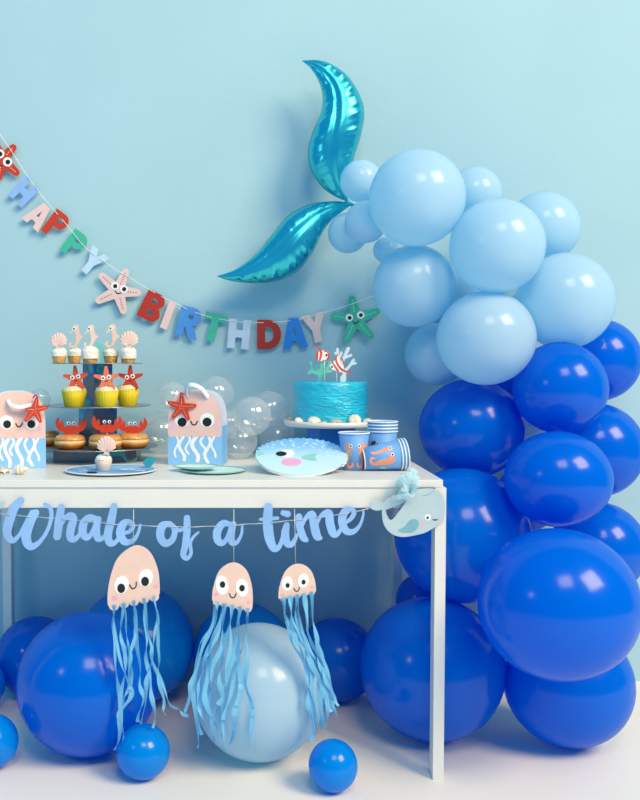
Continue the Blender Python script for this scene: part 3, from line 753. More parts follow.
jelly('middle jellyfish under the word a, streamers over the left of the pale balloon', [tuple(p) for p in J2],
      (z2([(110, 238)])[0], z2([(239, 264)])[0]), z2([(140, 183), (207, 192)]), [(6.2, 9.6, -8), (6.2, 9.0, -8)], z2([(142, 181), (207, 193)]), 2.7,
      [(a, b, .55) for a, b in z2([(165, 212), (171, 224), (181, 224), (187, 211)])], [z2([(121, 214)])[0] + (2.6,), z2([(229, 240)])[0] + (2.2,)], -.728, (233.8, 509, 233.8, 564),
      [(0, [(212, 625), (199, 650), (194, 690), (198, 748)], 4.0), (0, [(210, 630), (197, 665), (190, 690), (186, 712)], 3.4), (0, [(215, 630), (205, 660), (200, 700), (204, 722)], 4.2),
       (1, [(218, 630), (210, 660), (206, 700), (222, 738)], 4.2), (1, [(222, 640), (213, 670), (209, 700), (212, 730)], 3.8), (2, [(226, 640), (220, 670), (222, 700), (226, 752)], 3.8),
       (2, [(230, 640), (226, 680), (219, 705)], 3.6), (3, [(238, 640), (240, 680), (235, 715), (231, 745)], 4.4), (4, [(247, 640), (246, 680), (252, 710), (250, 763)], 3.8),
       (4, [(244, 640), (233, 680), (224, 720)], 3.4), (3, [(236, 640), (229, 675), (214, 712), (213, 742)], 3.4), (1, [(214, 640), (202, 675), (197, 700), (201, 735)], 3.6)], True, 41)
J3 = catmull(z2([(328, 228), (331, 190), (348, 142), (376, 116), (408, 114), (436, 134), (450, 168), (454, 204)]), 5)
jelly('smallest jellyfish under the word time, streamers falling over the right of the pale balloon', [tuple(p) for p in J3],
      (z2([(332, 228)])[0], z2([(450, 204)])[0]), z2([(358, 178), (411, 168)]), [(5.4, 7.2, 10), (5.4, 7.2, 10)], z2([(359, 184), (412, 173)]), 2.0,
      [(a, b, .5) for a, b in z2([(380, 194), (385, 203), (394, 202), (398, 191)])], [z2([(342, 216)])[0] + (2.2,), z2([(440, 190)])[0] + (2.0,)], -.728, (294.5, 509, 295.5, 564),
      [(0, [(289, 625), (301, 650), (312, 690), (316, 735)], 4.2), (0, [(286, 620), (292, 640), (306, 670), (314, 710), (312, 742)], 3.8), (1, [(295, 625), (309, 650), (320, 690), (321, 730)], 4.2),
       (1, [(292, 625), (305, 650), (318, 680), (324, 720)], 4.0), (2, [(300, 625), (312, 655), (324, 690), (326, 728)], 4.0), (2, [(298, 625), (316, 660), (328, 700), (324, 722)], 3.6),
       (3, [(307, 625), (316, 655), (327, 680), (332, 712)], 4.0), (3, [(309, 635), (321, 665), (330, 690), (339, 706)], 3.0), (4, [(314, 625), (319, 650), (329, 680), (332, 700)], 3.4),
       (4, [(316, 640), (326, 665), (333, 700), (335, 716)], 3.0), (2, [(303, 640), (311, 670), (309, 705), (313, 728)], 4.0)], True, 71)

# ------------------------------------------------------------------ cake stand with treats
SX, SY = -0.412, -0.255
Z1, Z2, Z3 = 0.782, 0.900, 1.0215
st = thing('treat_stand', (SX, SY, TZ), 'three tier card stand with holographic columns on the left of the table, loaded with treats', 'cake stand')
for (zt, r) in ((Z1, .172), (Z2, .152), (Z3, .131)):
    bm = bmesh.new(); lathe(bm, [(0, zt - .0022), (r, zt - .0022), (r + .0006, zt - .0011), (r, zt), (0, zt)], 64, T(SX, SY, 0)); link('tier', bm, TIERM, st, smooth=False)
for (za, zb, hw) in ((Z1, Z2 - .0022, .040), (Z2, Z3 - .0022, .031)):
    bm = bmesh.new(); box(bm, (SX - hw, SY - hw, za), (SX + hw, SY + hw, zb), .001, rot=math.radians(41)); link('column', bm, HOLO, st, smooth=False)
bm = bmesh.new()
box(bm, (SX - .118, SY - .062, TZ), (SX + .118, SY - .058, Z1 - .0022)); box(bm, (SX - .118, SY + .058, TZ), (SX + .118, SY + .062, Z1 - .0022))
box(bm, (SX - .118, SY - .058, TZ), (SX - .114, SY + .058, Z1 - .0022)); box(bm, (SX + .114, SY - .058, TZ), (SX + .118, SY + .058, Z1 - .0022))
link('base', bm, HOLO, st, smooth=False)

def cupcake(px, d, zb, wpx, hpx, fpx, casem, frostm, label, group, fluted=True, glaze=0.35):
    Y = d - 2.96; k = d / FPX * 1.012; x = (px - CX) * k; r = wpx / 2 * k; h = hpx * k; f = fpx * k
    t = thing('cupcake', (x, Y, zb), label, 'cupcake', group)
    b = bmesh.new()
    lathe(b, [(0, zb), (r * .74, zb), (r * .77, zb + .0006), (r * .88, zb + h * .5), (r, zb + h), (r * .96, zb + h), (0, zb + h * .9)], 72 if fluted else 40, T(x, Y, 0),
          (lambda p, i: 1 + .035 * math.cos(24 * p)) if fluted else (lambda p, i: 1 + .012 * math.sin(5 * p + i)))
    link('case', b, casem, t)
    b = bmesh.new(); rnd = random.Random(int(px * 7)); ph = [rnd.uniform(0, 6) for _ in range(6)]
    g = 1.03 if not fluted else .97
    prof = [(r * (g - .04 * (not fluted)), zb + h * (1 - glaze * (not fluted))), (r * g, zb + h * .99), (r * g, zb + h + f * .12), (r * .88, zb + h + f * .5), (r * .62, zb + h + f * .78), (r * .3, zb + h + f * .96), (0, zb + h + f)]
    lathe(b, prof, 40, T(x, Y, 0), lambda p, i: 1 + (.03 * math.sin(3 * p + ph[i % 6] + i) + .02 * math.sin(7 * p + ph[(i + 2) % 6] * 2)) * (1 if i > 1 else .25))
    link('frosting', b, frostm, t)
    return t, (x, Y, zb + h + f)
def pick(name, label, cat, group, stickpx, Y, stem=True):
    """empty plus stick; stickpx: (x, ytop, ybottom)"""
    t = thing(name, P(stickpx[0], stickpx[2], Y), label, cat, group)
    if stem:
        b = bmesh.new(); tube(b, [P(stickpx[0], stickpx[1], Y + .0016), P(stickpx[0], stickpx[2], Y + .0016)], .0013, 6); link('stick', b, STICK, t)
    return t, PlaneMap((0, Y, .9))
def seahorse_prims(cx, cy, s, mir=1):
    def q(rows): return [(cx + mir * x * s, cy + y * s, r * s) for x, y, r in rows]
    return [S(q([(-6.4, -2.2, .5), (-4.2, -5.0, .9), (-2.0, -7.4, 2.2)])), S(q([(-.8, -8.0, 3.0), (.9, -4.2, 2.3), (1.9, .2, 2.4), (1.6, 3.4, 2.3), (.4, 7.2, 1.6), (-1.8, 10.6, 1.2), (-5.4, 10.6, 1.1), (-6.8, 8.0, 1.0), (-5.2, 6.6, .8)])),
            S(q([(3.8, -.4, .6), (5.4, .8, 1.1), (4.2, 2.0, .5)])), S(q([(-.8, -10.6, .7), (1.0, -10.6, .7), (2.2, -8.4, .6)]))]
def seahorse_pick(px, py, d, bot, label):
    Y = d - 2.96; t, mp = pick('seahorse_topper', label, 'cupcake topper', 'seahorse picks in the cupcakes', (px, py + 4, bot), Y)
    o = cut('seahorse', seahorse_prims(px + 1, py, 1.0), mp, t, SEAHP, 0, .0012)
    cut('eye', [E(px - 1.0, py - 7.3, 1.8)], mp, t, EYEW, .0012, .0018); cut('pupil', [E(px - 1.3, py - 7.2, .9)], mp, t, INK, .0019, .0023)
def shell_fan(px, py, r, mp, parent, m, name='shell'):
    n = 60; rad = 7; b = bmesh.new(); base = (px, py + r * .82); front = []; back = []
    for j in range(rad + 1):
        f = j / rad; rowF = []; rowB = []
        for i in range(n + 1):
            a = -2.15 + 4.3 * i / n; k = math.cos(i / n * 2 * math.pi * 9)
            rr = r * (1.0 + .035 * k); ex, ey = px + rr * math.sin(a * .86), py - rr * math.cos(a * .86) * 1.0
            X = base[0] + (ex - base[0]) * (.12 + .88 * f); Yp = base[1] + (ey - base[1]) * (.12 + .88 * f)
            rowF.append(b.verts.new(mp(X, Yp, .0014 + .0009 * k * f + .0022 * math.sin(f * math.pi)))); rowB.append(b.verts.new(mp(X, Yp, 0)))
        front.append(rowF); back.append(rowB)
    for A in (front, back):
        for j in range(rad):
            for i in range(n): b.faces.new((A[j][i], A[j][i + 1], A[j + 1][i + 1], A[j + 1][i]))
    for i in range(n):
        b.faces.new((front[rad][i], front[rad][i + 1], back[rad][i + 1], back[rad][i])); b.faces.new((front[0][i], front[0][i + 1], back[0][i + 1], back[0][i]))
    for j in range(rad):
        for i in (0, n): b.faces.new((front[j][i], front[j + 1][i], back[j + 1][i], back[j][i]))
    o = link(name, b, m, parent)
    cut('hinge', [G([(px - r * .36, py + r * .98), (px - r * .2, py + r * .66), (px + r * .2, py + r * .66), (px + r * .36, py + r * .98)])], mp, parent, m, .0, .0026)
    return o
def shell_pick(px, py, r, d, bot, label):
    Y = d - 2.96; t, mp = pick('shell_topper', label, 'cupcake topper', 'scallop shell picks in the cupcakes', (px, py + r * .6, bot), Y)
    shell_fan(px, py, r, mp, t, SHELLP)
GC = 'cupcakes on the top tier'
cupcake(61.5, 2.63, Z3, 15.5, 10, 7, SPONGE, FROST, 'small sponge cupcake with a scallop shell pick, leftmost on the top tier', GC, False)
cupcake(76.5, 2.72, Z3, 14.5, 10.5, 5, SPONGE, FROST, 'small sponge cupcake with seahorse pick, second from left on the top tier', GC, False)
cupcake(92, 2.61, Z3, 17, 11, 6, SPONGE, FROST, 'largest front cupcake with seahorse pick in the middle of the top tier', GC, False, .6)
cupcake(112.5, 2.68, Z3, 15.5, 10.5, 5, SPONGE, FROST, 'small sponge cupcake with seahorse pick, second from right on the top tier', GC, False)
cupcake(129.5, 2.66, Z3, 16.5, 11, 6, SPONGE, FROST, 'small sponge cupcake with shell pick, rightmost on the top tier', GC, False, .6)
shell_pick(58.6, 341, 8.2, 2.615, 352, 'peach scallop shell pick in the leftmost cupcake of the top tier')
seahorse_pick(75.5, 336, 2.705, 352, 'peach seahorse pick second from left on the top tier')
seahorse_pick(90.5, 336, 2.605, 352, 'peach seahorse pick in the middle front cupcake of the top tier')
seahorse_pick(112, 335.5, 2.665, 352, 'peach seahorse pick standing apart in the second cupcake from the right')
shell_pick(129, 340, 9.0, 2.645, 352, 'peach scallop shell pick in the rightmost cupcake of the top tier')
t = thing('wave_topper', P(102, 362, -.22), 'pale aqua curved tail topper rising behind the middle seahorse on the top tier', 'cake topper')
cut('curl', [S([(93, 342, .8), (97.5, 343.5, 2.2), (101.5, 349, 2.9), (103, 356, 2.9), (103, 362.4, 2.4)])], PlaneMap((0, -.22, 1)), t, AQUA, 0, .003)
GM = 'yellow cupcakes on the middle tier'
cupcake(76, 2.62, Z2, 24, 15.5, 6, YELLOW, FROSTY, 'yellow cased cupcake with orange starfish pick, left on the middle tier', GM)
cupcake(108.5, 2.585, Z2, 23, 16, 6, YELLOW, FROSTY, 'yellow cased cupcake with coral pink starfish pick, middle of the middle tier', GM)
cupcake(129, 2.67, Z2, 22, 16, 6, YELLOW, FROSTY, 'yellow cased cupcake with red starfish pick, right on the middle tier', GM)
def star_pick(c, R, d, bot, m, rot, label):
    Y = d - 2.96; t, mp = pick('starfish_topper', label, 'cupcake topper', 'starfish picks in the yellow cupcakes', (c[0], c[1] + 3, bot), Y)
    tips = [(c[0] + R * math.sin(math.radians(rot + 72 * k)) * (1.0 if k else 1.0), c[1] - R * math.cos(math.radians(rot + 72 * k))) for k in range(5)]
    cut('star', [S([(c[0], c[1], 3.4), (c[0] + (x - c[0]) * .5, c[1] + (y - c[1]) * .5, 2.5), (c[0] + (x - c[0]) * .9, c[1] + (y - c[1]) * .9, 1.5)]) for x, y in tips], mp, t, m, 0, .0014)
    for s in (-1, 1):
        cut('eye', [E(c[0] + s * 2.9 - .4, c[1] - 1.6 - s * .5, 2.2)], mp, t, EYEW, .0014, .002); cut('pupil', [E(c[0] + s * 2.9 - .4, c[1] - 1.4 - s * .5, 1.0)], mp, t, INK, .0021, .0026)
    cut('mouth', [S([(c[0] - 1.4, c[1] + 1.8, .35), (c[0], c[1] + 2.8, .4), (c[0] + 1.2, c[1] + 1.6, .35)])], mp, t, INK, .0014, .0018)
star_pick((75.8, 378.5), 13, 2.60, 392, CORAL_O, -4, 'orange red starfish pick in the left yellow cupcake')
star_pick((106.5, 379), 13, 2.565, 392, CORAL_P, -2, 'coral pink starfish pick in the middle yellow cupcake')
star_pick((130.3, 378.3), 13, 2.65, 392, CARD_RED, 0, 'red starfish pick in the right yellow cupcake')
def bun(px, d, wpx, hpx, label, dy=0):
    Y = d - 2.96; k = d / FPX * 1.012; x = (px - CX) * k; r = wpx / 2 * k; h = hpx * k; z = Z1
    t = thing('doughnut', (x, Y, z), label, 'doughnut', 'filled doughnuts on the bottom tier')
    wob = lambda p, i: 1 + .02 * math.sin(3 * p + px) + .012 * math.sin(5 * p + i)
    b = bmesh.new(); lathe(b, [(0, z), (r * .62, z), (r * .86, z + h * .12), (r * .975, z + h * .27), (r * .985, z + h * .36), (r * .9, z + h * .39), (0, z + h * .39)], 44, T(x, Y, 0), wob); link('lower_half', b, GOLDBUN, t)
    b = bmesh.new(); lathe(b, [(0, z + h * .33), (r * .95, z + h * .33), (r * .985, z + h * .44), (r * .975, z + h * .58), (0, z + h * .58)], 44, T(x, Y, 0), wob); link('pale_band', b, BUNMID, t)
    b = bmesh.new(); lathe(b, [(0, z + h * .55), (r * .9, z + h * .55), (r * .99, z + h * .61), (r * .98, z + h * .72), (r * .84, z + h * .9), (r * .58, z + h), (r * .25, z + h * .97), (0, z + h * .93)], 44, T(x, Y, 0), wob); link('glazed_top', b, GLAZE, t)
bun(71.5, 2.61, 31, 14.5, 'glazed filled doughnut on the bottom tier, left of the middle one, with crab pick')
bun(106.5, 2.585, 33, 15.5, 'glazed filled doughnut front and centre on the bottom tier')
bun(134, 2.64, 32, 15, 'glazed filled doughnut at the right of the bottom tier')
bun(49, 2.72, 27, 15, 'filled doughnut at the far left of the bottom tier beside the party bag')
def crab(cx, cy, s, d, bot, label):
    Y = d - 2.96; t, mp = pick('crab_topper', label, 'doughnut topper', 'crab picks in the doughnuts', (cx, cy + 4, bot), Y)
    q = lambda rows: [(cx + x * s, cy + y * s) + tuple(v * s for v in r) for x, y, *r in rows]
    pr = [G(q([(-7.5, 3.5), (-5, 1.2), (5, 1.2), (7.5, 3.5), (6.4, 7.5), (4, 8.6), (-4, 8.6), (-6.4, 7.5)]), True)]
    for m_ in (-1, 1):
        pr += [S(q([(m_ * 4, 5, 1.5), (m_ * 8.5, 5.2, 1.6), (m_ * 11, 2.4, 2.2)])), S(q([(m_ * 10.5, 3, 2.6), (m_ * 13, -1.5, 2.3), (m_ * 12.6, -6.5, .9)])), S(q([(m_ * 9.6, 2.6, 2.2), (m_ * 8.6, -1, 1.6), (m_ * 9.0, -4.0, .7)])),
               S(q([(m_ * 2.4, 2, .6), (m_ * 2.5, -1, .6)]))]
    pr.append(G(q([(-14.2, -3), (-9.4, 1.6), (-10.6, -8)]), op='-') if False else S(q([(-6, 8, 1), (6, 8, 1)])))
    cut('crab', pr, mp, t, CRABRED, 0, .0013)
    for m_ in (-1, 1):
        cut('eye', [E(cx + m_ * 2.5 * s, cy - 1.8 * s, 1.75 * s)], mp, t, EYEW, .0013, .0019); cut('pupil', [E(cx + m_ * 2.5 * s + .3, cy - 1.5 * s, .9 * s)], mp, t, INK, .002, .0024)
crab(71, 425, 1.02, 2.595, 442, 'red crab pick in the doughnut left of the middle one')
crab(107, 423.5, 1.0, 2.57, 442, 'red crab pick in the doughnut at front centre')
crab(132.5, 425, .98, 2.625, 442, 'red crab pick in the doughnut at the right')

# ------------------------------------------------------------------ plates on the table
def flat_plate(c, r, m_top, spikes, seed, h=.007, sy=1.0, rot=0.0, tilt=0.0):
    """round card plate with a raised rim, optional spiky rear edge; c is the centre of its underside"""
    b = bmesh.new(); rnd = random.Random(seed); n = 96
    prof = [(0, .0008), (.72, .0008), (.84, h * .55), (1.0, h), (1.0, h - .0008), (.84, h * .55 - .0009), (.72, 0), (0, 0)]
    def mod(p, i):
        if i < 3 or i > 4 or not spikes: return 1
        q = (p - math.pi / 2 + math.pi) % (2 * math.pi) - math.pi
        return 1 + (.045 * (1 - abs(((p * 14 / math.pi) % 2) - 1)) if abs(q) < 1.5 else 0)
    M = T(c) @ Matrix.Rotation(rot, 4, 'Z') @ Matrix.Rotation(tilt, 4, 'X') @ Matrix.Diagonal((r, r * sy, 1, 1))
    lathe(b, prof, n, M, mod); return b
# left plate with cupcake
pc = Vector((-.335, -.545, TZ))
pl = thing('fish_plate', pc, 'blue printed round paper plate lying in front of the treat stand, holding one cupcake', 'paper plate')
PRM = ramp_mat('plate_left_print', 1, -.10, .10, [(.15, (226, 238, 240)), (.4, (150, 200, 238)), (.62, (84, 158, 228)), (.9, (140, 200, 242))])
o = link('plate_dish', flat_plate(pc, .116, PRM, True, 5), PRM, pl)
bm = bmesh.new(); lathe(bm, [(.1165, .0052), (.1175, .0064), (.1168, .0076), (.1145, .0078), (.1135, .0066)], 96, T(pc), close=True); link('rim', bm, PLATEW, pl)
lp = PlaneMap((0, 0, TZ + .0016), (0, 0, 1))
cut('eye_print', [E(92, 472.4, 5.5, .8)], lp, pl, INK, 0, .0004); cut('fin_print', [E(127, 469.5, 8, .9)], lp, pl, CARD_SKY, 0, .0004)
sq = []; rnd = random.Random(9)
for k in range(26):
    a = math.radians(10 + k * 160 / 25); f = rnd.uniform(.55, .86); q0 = pc + Vector((.116 * f * math.cos(a), .116 * f * math.sin(a), 0)); q1 = pc + Vector((.116 * (f + .11) * math.cos(a + .05), .116 * (f + .11) * math.sin(a + .05), 0))
    def pxof(q): d_ = q - CAM; zc = d_.dot(FW); return CX + d_.x / zc * FPX, CY - d_.dot(UP) / zc * FPX
    sq.append(S([pxof(q0) + (.22,), pxof(q1) + (.12,)], False))
cut('spine_pattern', sq, lp, pl, PLATESPOT, .0, .0004, step=.14)
tp = PlaneMap((0, -.49, .76))
cut('tail_fin', [G([(143, 463), (146, 458.5), (149, 458), (151, 456.5), (155, 459), (154, 462.5), (151, 466), (146, 466)], True)], tp, pl, mat('teal_fin_card', (44, 160, 176), .6), 0, .003, 'upturned teal tail fin')
cupcake(104.5, 2.44, TZ + .001, 17, 10.5, 6, PAPERCASE, FROST, 'single cupcake with shell pick on the blue plate in front of the treat stand', None)
bm = bmesh.new()
shell_pick(106.5, 445.5, 9.3, 2.425, 459, 'peach scallop shell pick in the single cupcake on the blue plate')
# mint plates by the bag
for k, (px, d, r, zz, sq, lb) in enumerate(((214, 2.42, .084, TZ, 1.0, 'pale mint paper plate lying flat in front of the right party bag, lower of two'),
                                          (196, 2.44, .060, TZ + .0072, .8, 'small pale mint plate lying on top of the lower mint plate'))):
    x = (px - CX) * d / FPX * 1.012
    o = link('mint_plate', flat_plate(Vector((x, d - 2.96, zz)), r, None, k == 0, 8, h=.006, sy=sq, tilt=0), PLATEM, None, origin=(x, d - 2.96, zz)); tag(o, lb, 'paper plate', 'mint plates by the party bag')
    bm = bmesh.new(); lathe(bm, [(r - .002, .0055), (r + .001, .0064), (r - .002, .0072)], 64, T(x, d - 2.96, zz) @ Matrix.Diagonal((1, sq, 1, 1)), close=True); link('rim', bm, MINT, o)
# puffer plate, propped against the cake stand foot
pf = onZ(298, 475.5, TZ + .002); ang = math.radians(20)
nrm = Vector((0, -math.sin(ang), math.cos(ang)))
pm = PlaneMap(pf, nrm)
pp = thing('puffer_plate', pf, 'big pale blue puffer fish plate with pink cheek leaning in front of the cake', 'paper plate')
out = [(255.5, 458), (256, 452), (262, 450)]
for k in range(23):
    a = math.radians(205 + k * 180 / 22.0); rx, ry = 46.5, 18.2
    x, y = 300 + rx * math.cos(a), 457.8 + ry * math.sin(a); out.append((x, y)); a2 = math.radians(205 + (k + .5) * 180 / 22.0)
    out.append((300 + (rx + 2.0) * math.cos(a2), 457.8 + (ry + 1.2) * math.sin(a2)))
out += [(343, 464), (335, 469), (322, 473.4), (308, 475.6), (294, 475.8), (280, 474), (268, 470), (260, 464.5)]
PUF = ramp_mat('puffer_print', 1, .02, .23, [(.1, (206, 236, 240)), (.42, (196, 230, 242)), (.72, (140, 198, 240)), (.95, (112, 182, 238))])
cut('plate_dish', [G(out)], pm, pp, PUF, 0, .003, step=.45)
cut('underside', [G([(300 + (x - 300) * .985, 458 + (y - 458) * .97 + .6) for x, y in out])], pm, pp, PLATEW, -.004, 0, step=.6)
cut('tail_print', [G([(256, 450.5), (265.5, 455), (257.5, 457.2)])], pm, pp, MINT, .003, .0036)
cut('eye_white', [E(287, 454.4, 7.5, 3.8)], pm, pp, EYEW, .003, .0035); cut('eye', [E(281.3, 455, 5.4, 2.3)], pm, pp, INK, .0036, .0041)
cut('cheek', [E(291.3, 463.2, 10, 3.8)], pm, pp, mat('puffer_cheek', (244, 168, 208), .6), .003, .0035)
cut('fin', [G([(301, 458.4), (309, 455.4), (317, 454.4), (315, 458), (316.6, 461.6), (308, 461.2)], True)], pm, pp, MINTG, .003, .0036)
sp_ = []; rnd = random.Random(4)
for row in range(5):
    for k in range(7 + row):
        a = math.radians(215 + (k + .5 * (row % 2) + rnd.uniform(-.3, .3)) * 165 / (7 + row)); f = .55 + .1 * row + rnd.uniform(-.04, .04)
        sp_.append(S([(300 + 44 * f * math.cos(a) + 4 * (1 - f) * 2, 457.5 + 17 * f * math.sin(a), .5), (300 + 44 * f * math.cos(a) + 4 * (1 - f) * 2 + 2.2, 457.5 + 17 * f * math.sin(a) + .5, .25)], False))
cut('spine_pattern', sp_, pm, pp, PLATESPOT, .003, .0034, step=.25)

# ------------------------------------------------------------------ party bags
def bag(fx0, fx1, ybot, ytop, rotdeg, label, waves, sc, ox, oy, eyes, pups, mouth, cheeks, er, pr, scal_y, handle, depth=.085):
    base = onZ(fx0, ybot, TZ + .0005); a = math.radians(rotdeg)
    ux = Vector((math.cos(a), math.sin(a), 0)); n = Vector((math.sin(a), -math.cos(a), 0)); mp = PlaneMap(base, n)
    br = mp(fx1, ybot); W = (br - base).dot(ux); H = (mp(fx0 + (fx1 - fx0) / 2, ytop) - base).z
    g = thing('party_bag', base + ux * W / 2 - n * depth / 2, label, 'party bag', 'jellyfish party bags')
    wz = (scal_y - ytop) / (ybot - ytop) * H; hb = H - wz      # height of the blue lower box
    def arch(m=24, inset=0.0):
        pts = []
        for i in range(m + 1):
            t = math.pi * i / m; ww = W / 2 - inset
            pts.append((W / 2 - ww * math.copysign(abs(math.cos(t)) ** .62, math.cos(t)), H * .52 + (H * .48 - inset) * math.sin(t) ** .8))
        return pts
    def panel(off, m, name, th=.0015, lab=None):
        b = bmesh.new(); pts = [(0, 0)] + arch() + [(W, 0)]
        f = [b.verts.new(base + ux * x + Vector((0, 0, z)) - n * off) for x, z in pts]; k = [b.verts.new(base + ux * x + Vector((0, 0, z)) - n * (off + th)) for x, z in pts]
        b.faces.new(f); b.faces.new(k[::-1])
        for i in range(len(pts)): b.faces.new((f[i], f[(i + 1) % len(pts)], k[(i + 1) % len(pts)], k[i]))
        return link(name, b, m, g, smooth=False, label=lab)
    panel(0, BAGBLUE, 'front_panel'); panel(depth - .0015, BAGWHITE, 'back_panel', lab='white arched back panel')
    b = bmesh.new()
    for s in (0, 1):
        x0, x1 = (0, .0015) if s == 0 else (W - .0015, W)
        vs_ = [base + ux * x + Vector((0, 0, z)) - n * y for x, y, z in [(x0, .0015, 0), (x1, .0015, 0), (x1, depth - .0015, 0), (x0, depth - .0015, 0), (x0, .0015, H * .52), (x1, .0015, H * .52), (x1, depth - .0015, H * .52), (x0, depth - .0015, H * .52)]]
        v = [b.verts.new(q) for q in vs_]
        for f in ((0, 1, 2, 3), (4, 5, 6, 7), (0, 1, 5, 4), (1, 2, 6, 5), (2, 3, 7, 6), (3, 0, 4, 7)): b.faces.new([v[i] for i in f])
    v = [b.verts.new(base + ux * x - n * y) for x, y in ((0.0015, .0015), (W - .0015, .0015), (W - .0015, depth - .0015), (.0015, depth - .0015))]; b.faces.new(v)
    link('side_panels', b, BAGSIDE, g, smooth=False)
    # pink face with scalloped lower edge
    q = lambda rows: [(ox + x / sc, oy + y / sc) + tuple(v_ / sc for v_ in r) for x, y, *r in rows]
    ap = []
    for x, z in arch(inset=.0006):
        p = base + ux * x + Vector((0, 0, z)); d_ = p - CAM; zc = d_.dot(FW); ap.append((CX + d_.x / zc * FPX, CY - d_.dot(UP) / zc * FPX))
    yl = scal_y
    prims = [G([(ap[0][0], yl)] + ap + [(ap[-1][0], yl)])]; nsc = 7; wl_ = (ap[-1][0] - ap[0][0]) / nsc
    for k in range(nsc): prims.append(E(ap[0][0] + (k + .5) * wl_, yl, wl_ * .5, wl_ * .34))
    face = cut('face', prims, mp, g, BAGPINK, .0001, .0008, step=.4)
    for e in eyes: cut('eye', [E(*q([e])[0], er / sc)], mp, g, EYEW, .0008, .0013)
    for e in pups: cut('pupil', [E(*q([e])[0], pr / sc)], mp, g, INK, .0014, .0018)
    cut('mouth', [S(q(mouth))], mp, g, INK, .0008, .0013)
    for c in cheeks: cut('cheek', [E(*q([c])[0], 19 / sc)], mp, g, LILAC, .0008, .0011)
    cut('wave_pattern', [S(q(wv)) for wv in waves], mp, g, EYEW, .0001, .0006, step=.3)
    # ribbon handle
    hp = [mp(x, y, o_) for x, y, o_ in catmull(handle, 6)]; b = bmesh.new(); prev = None
    for i, p in enumerate(hp):
        t = (hp[min(i + 1, len(hp) - 1)] - hp[max(i - 1, 0)]).normalized(); s = t.cross(n).normalized()
        s = (s * .75 + n * .6).normalized() * .0065; k = t.cross(s).normalized() * .0008
        row = [b.verts.new(p - s - k), b.verts.new(p + s - k), b.verts.new(p + s + k), b.verts.new(p - s + k)]
        if prev:
            for j in range(4): b.faces.new((prev[j], prev[(j + 1) % 4], row[(j + 1) % 4], row[j]))
        else: b.faces.new(row)
        prev = row
    b.faces.new(prev); link('handle', b, BAGWHITE, g)
    return mp
def wav(x, y0, y1, amp, r, ph=0, n=7): return [(x + amp * math.sin(ph + 2 * math.pi * .95 * i / (n - 1)), y0 + (y1 - y0) * i / (n - 1), r) for i in range(n)]
bmp2 = bag(168, 222, 464.5, 390.5, -9, 'complete jellyfish party bag with smiling pink face, right of the treat stand',
    [wav(105, 485, 620, 12, 6), wav(140, 488, 640, 18, 10, 2.4), wav(178, 490, 600, 14, 7, .6), wav(225, 485, 645, 20, 12, 2.6), wav(275, 490, 600, 16, 8, 3.0), wav(305, 490, 655, 18, 10, .4), wav(342, 480, 620, 14, 7, 2.2)],
    6.4, 160, 360, [(142, 383), (302, 385)], [(142, 398), (302, 397)], [(198, 392, 4), (207, 411, 4), (226, 414, 4), (240, 392, 4)], [(82, 425), (366, 428)], 46, 29, 434.5,
    [(187.5, 398, .001), (187, 390, .010), (190, 385, .020), (196, 385, .022), (203, 389, .014), (208.5, 398, .001)])
bmp1 = bag(-10, 46, 469.5, 391.5, 17, 'jellyfish party bag cut by the left frame edge, beside the treat stand',
    [wav(-90, 460, 650, 20, 14), wav(10, 470, 640, 16, 10, 1), wav(60, 465, 690, 22, 14, 2.6), wav(95, 470, 600, 16, 10, .4), wav(155, 465, 680, 22, 15, 2.6), wav(215, 465, 640, 18, 10, 3.0), wav(255, 465, 680, 24, 12, .4), wav(295, 460, 640, 18, 9, 2.2)],
    8, 0, 380, [(52, 338), (252, 340)], [(57, 354), (250, 353)], [(126, 348, 5), (138, 370, 5), (162, 372, 5), (178, 346, 5)], [(-25, 392), (325, 392)], 57, 32, 436.0,
    [(8, 399.5, .001), (10, 404, .014), (17, 406.5, .022), (26, 405.5, .022), (33, 403, .014), (35, 398, .001)])
def charm(c, tips, mp, off, label, hook):
    t = thing('starfish_charm', mp(c[0], c[1] + 8, off), label, 'starfish charm', 'red starfish charms on the party bags')
    o = cut('star', [S([(c[0], c[1], 3.6), (c[0] + (x - c[0]) * .5, c[1] + (y - c[1]) * .5, 2.7), (c[0] + (x - c[0]) * .88, c[1] + (y - c[1]) * .88, 1.7)]) for x, y in tips], mp, t, STARRED, off, off + .005)
    pts = [(c[0] + (x - c[0]) * f, c[1] + (y - c[1]) * f) for x, y in tips for f in (.12, .25, .38, .51, .64, .77)]
    dots('dot_pattern', pts, .36, mp, o, CREAM, off + .005, off + .0055)
    b = bmesh.new(); tube(b, [mp(x, y, off + .0025 + w_) for x, y, w_ in catmull(hook, 5)], .0022, 8); link('hook', b, STARRED, t)
charm((182.3, 406.5), [(168, 402), (197, 405.5), (189.5, 420), (173, 418), (182, 396)], bmp2, .004, 'red starfish charm hooked on the handle of the right party bag', [(182, 400, 0), (181, 395, .002), (182.5, 392.8, .004), (184.8, 395, .004)])
charm((34, 409), [(36, 397), (47.5, 406.5), (40, 422), (24, 421), (25, 409)], bmp1, .024, 'red starfish charm hooked on the handle of the left party bag', [(35.8, 402, 0), (36.5, 397, 0), (34.5, 395, -.002), (32, 398, -.003)])

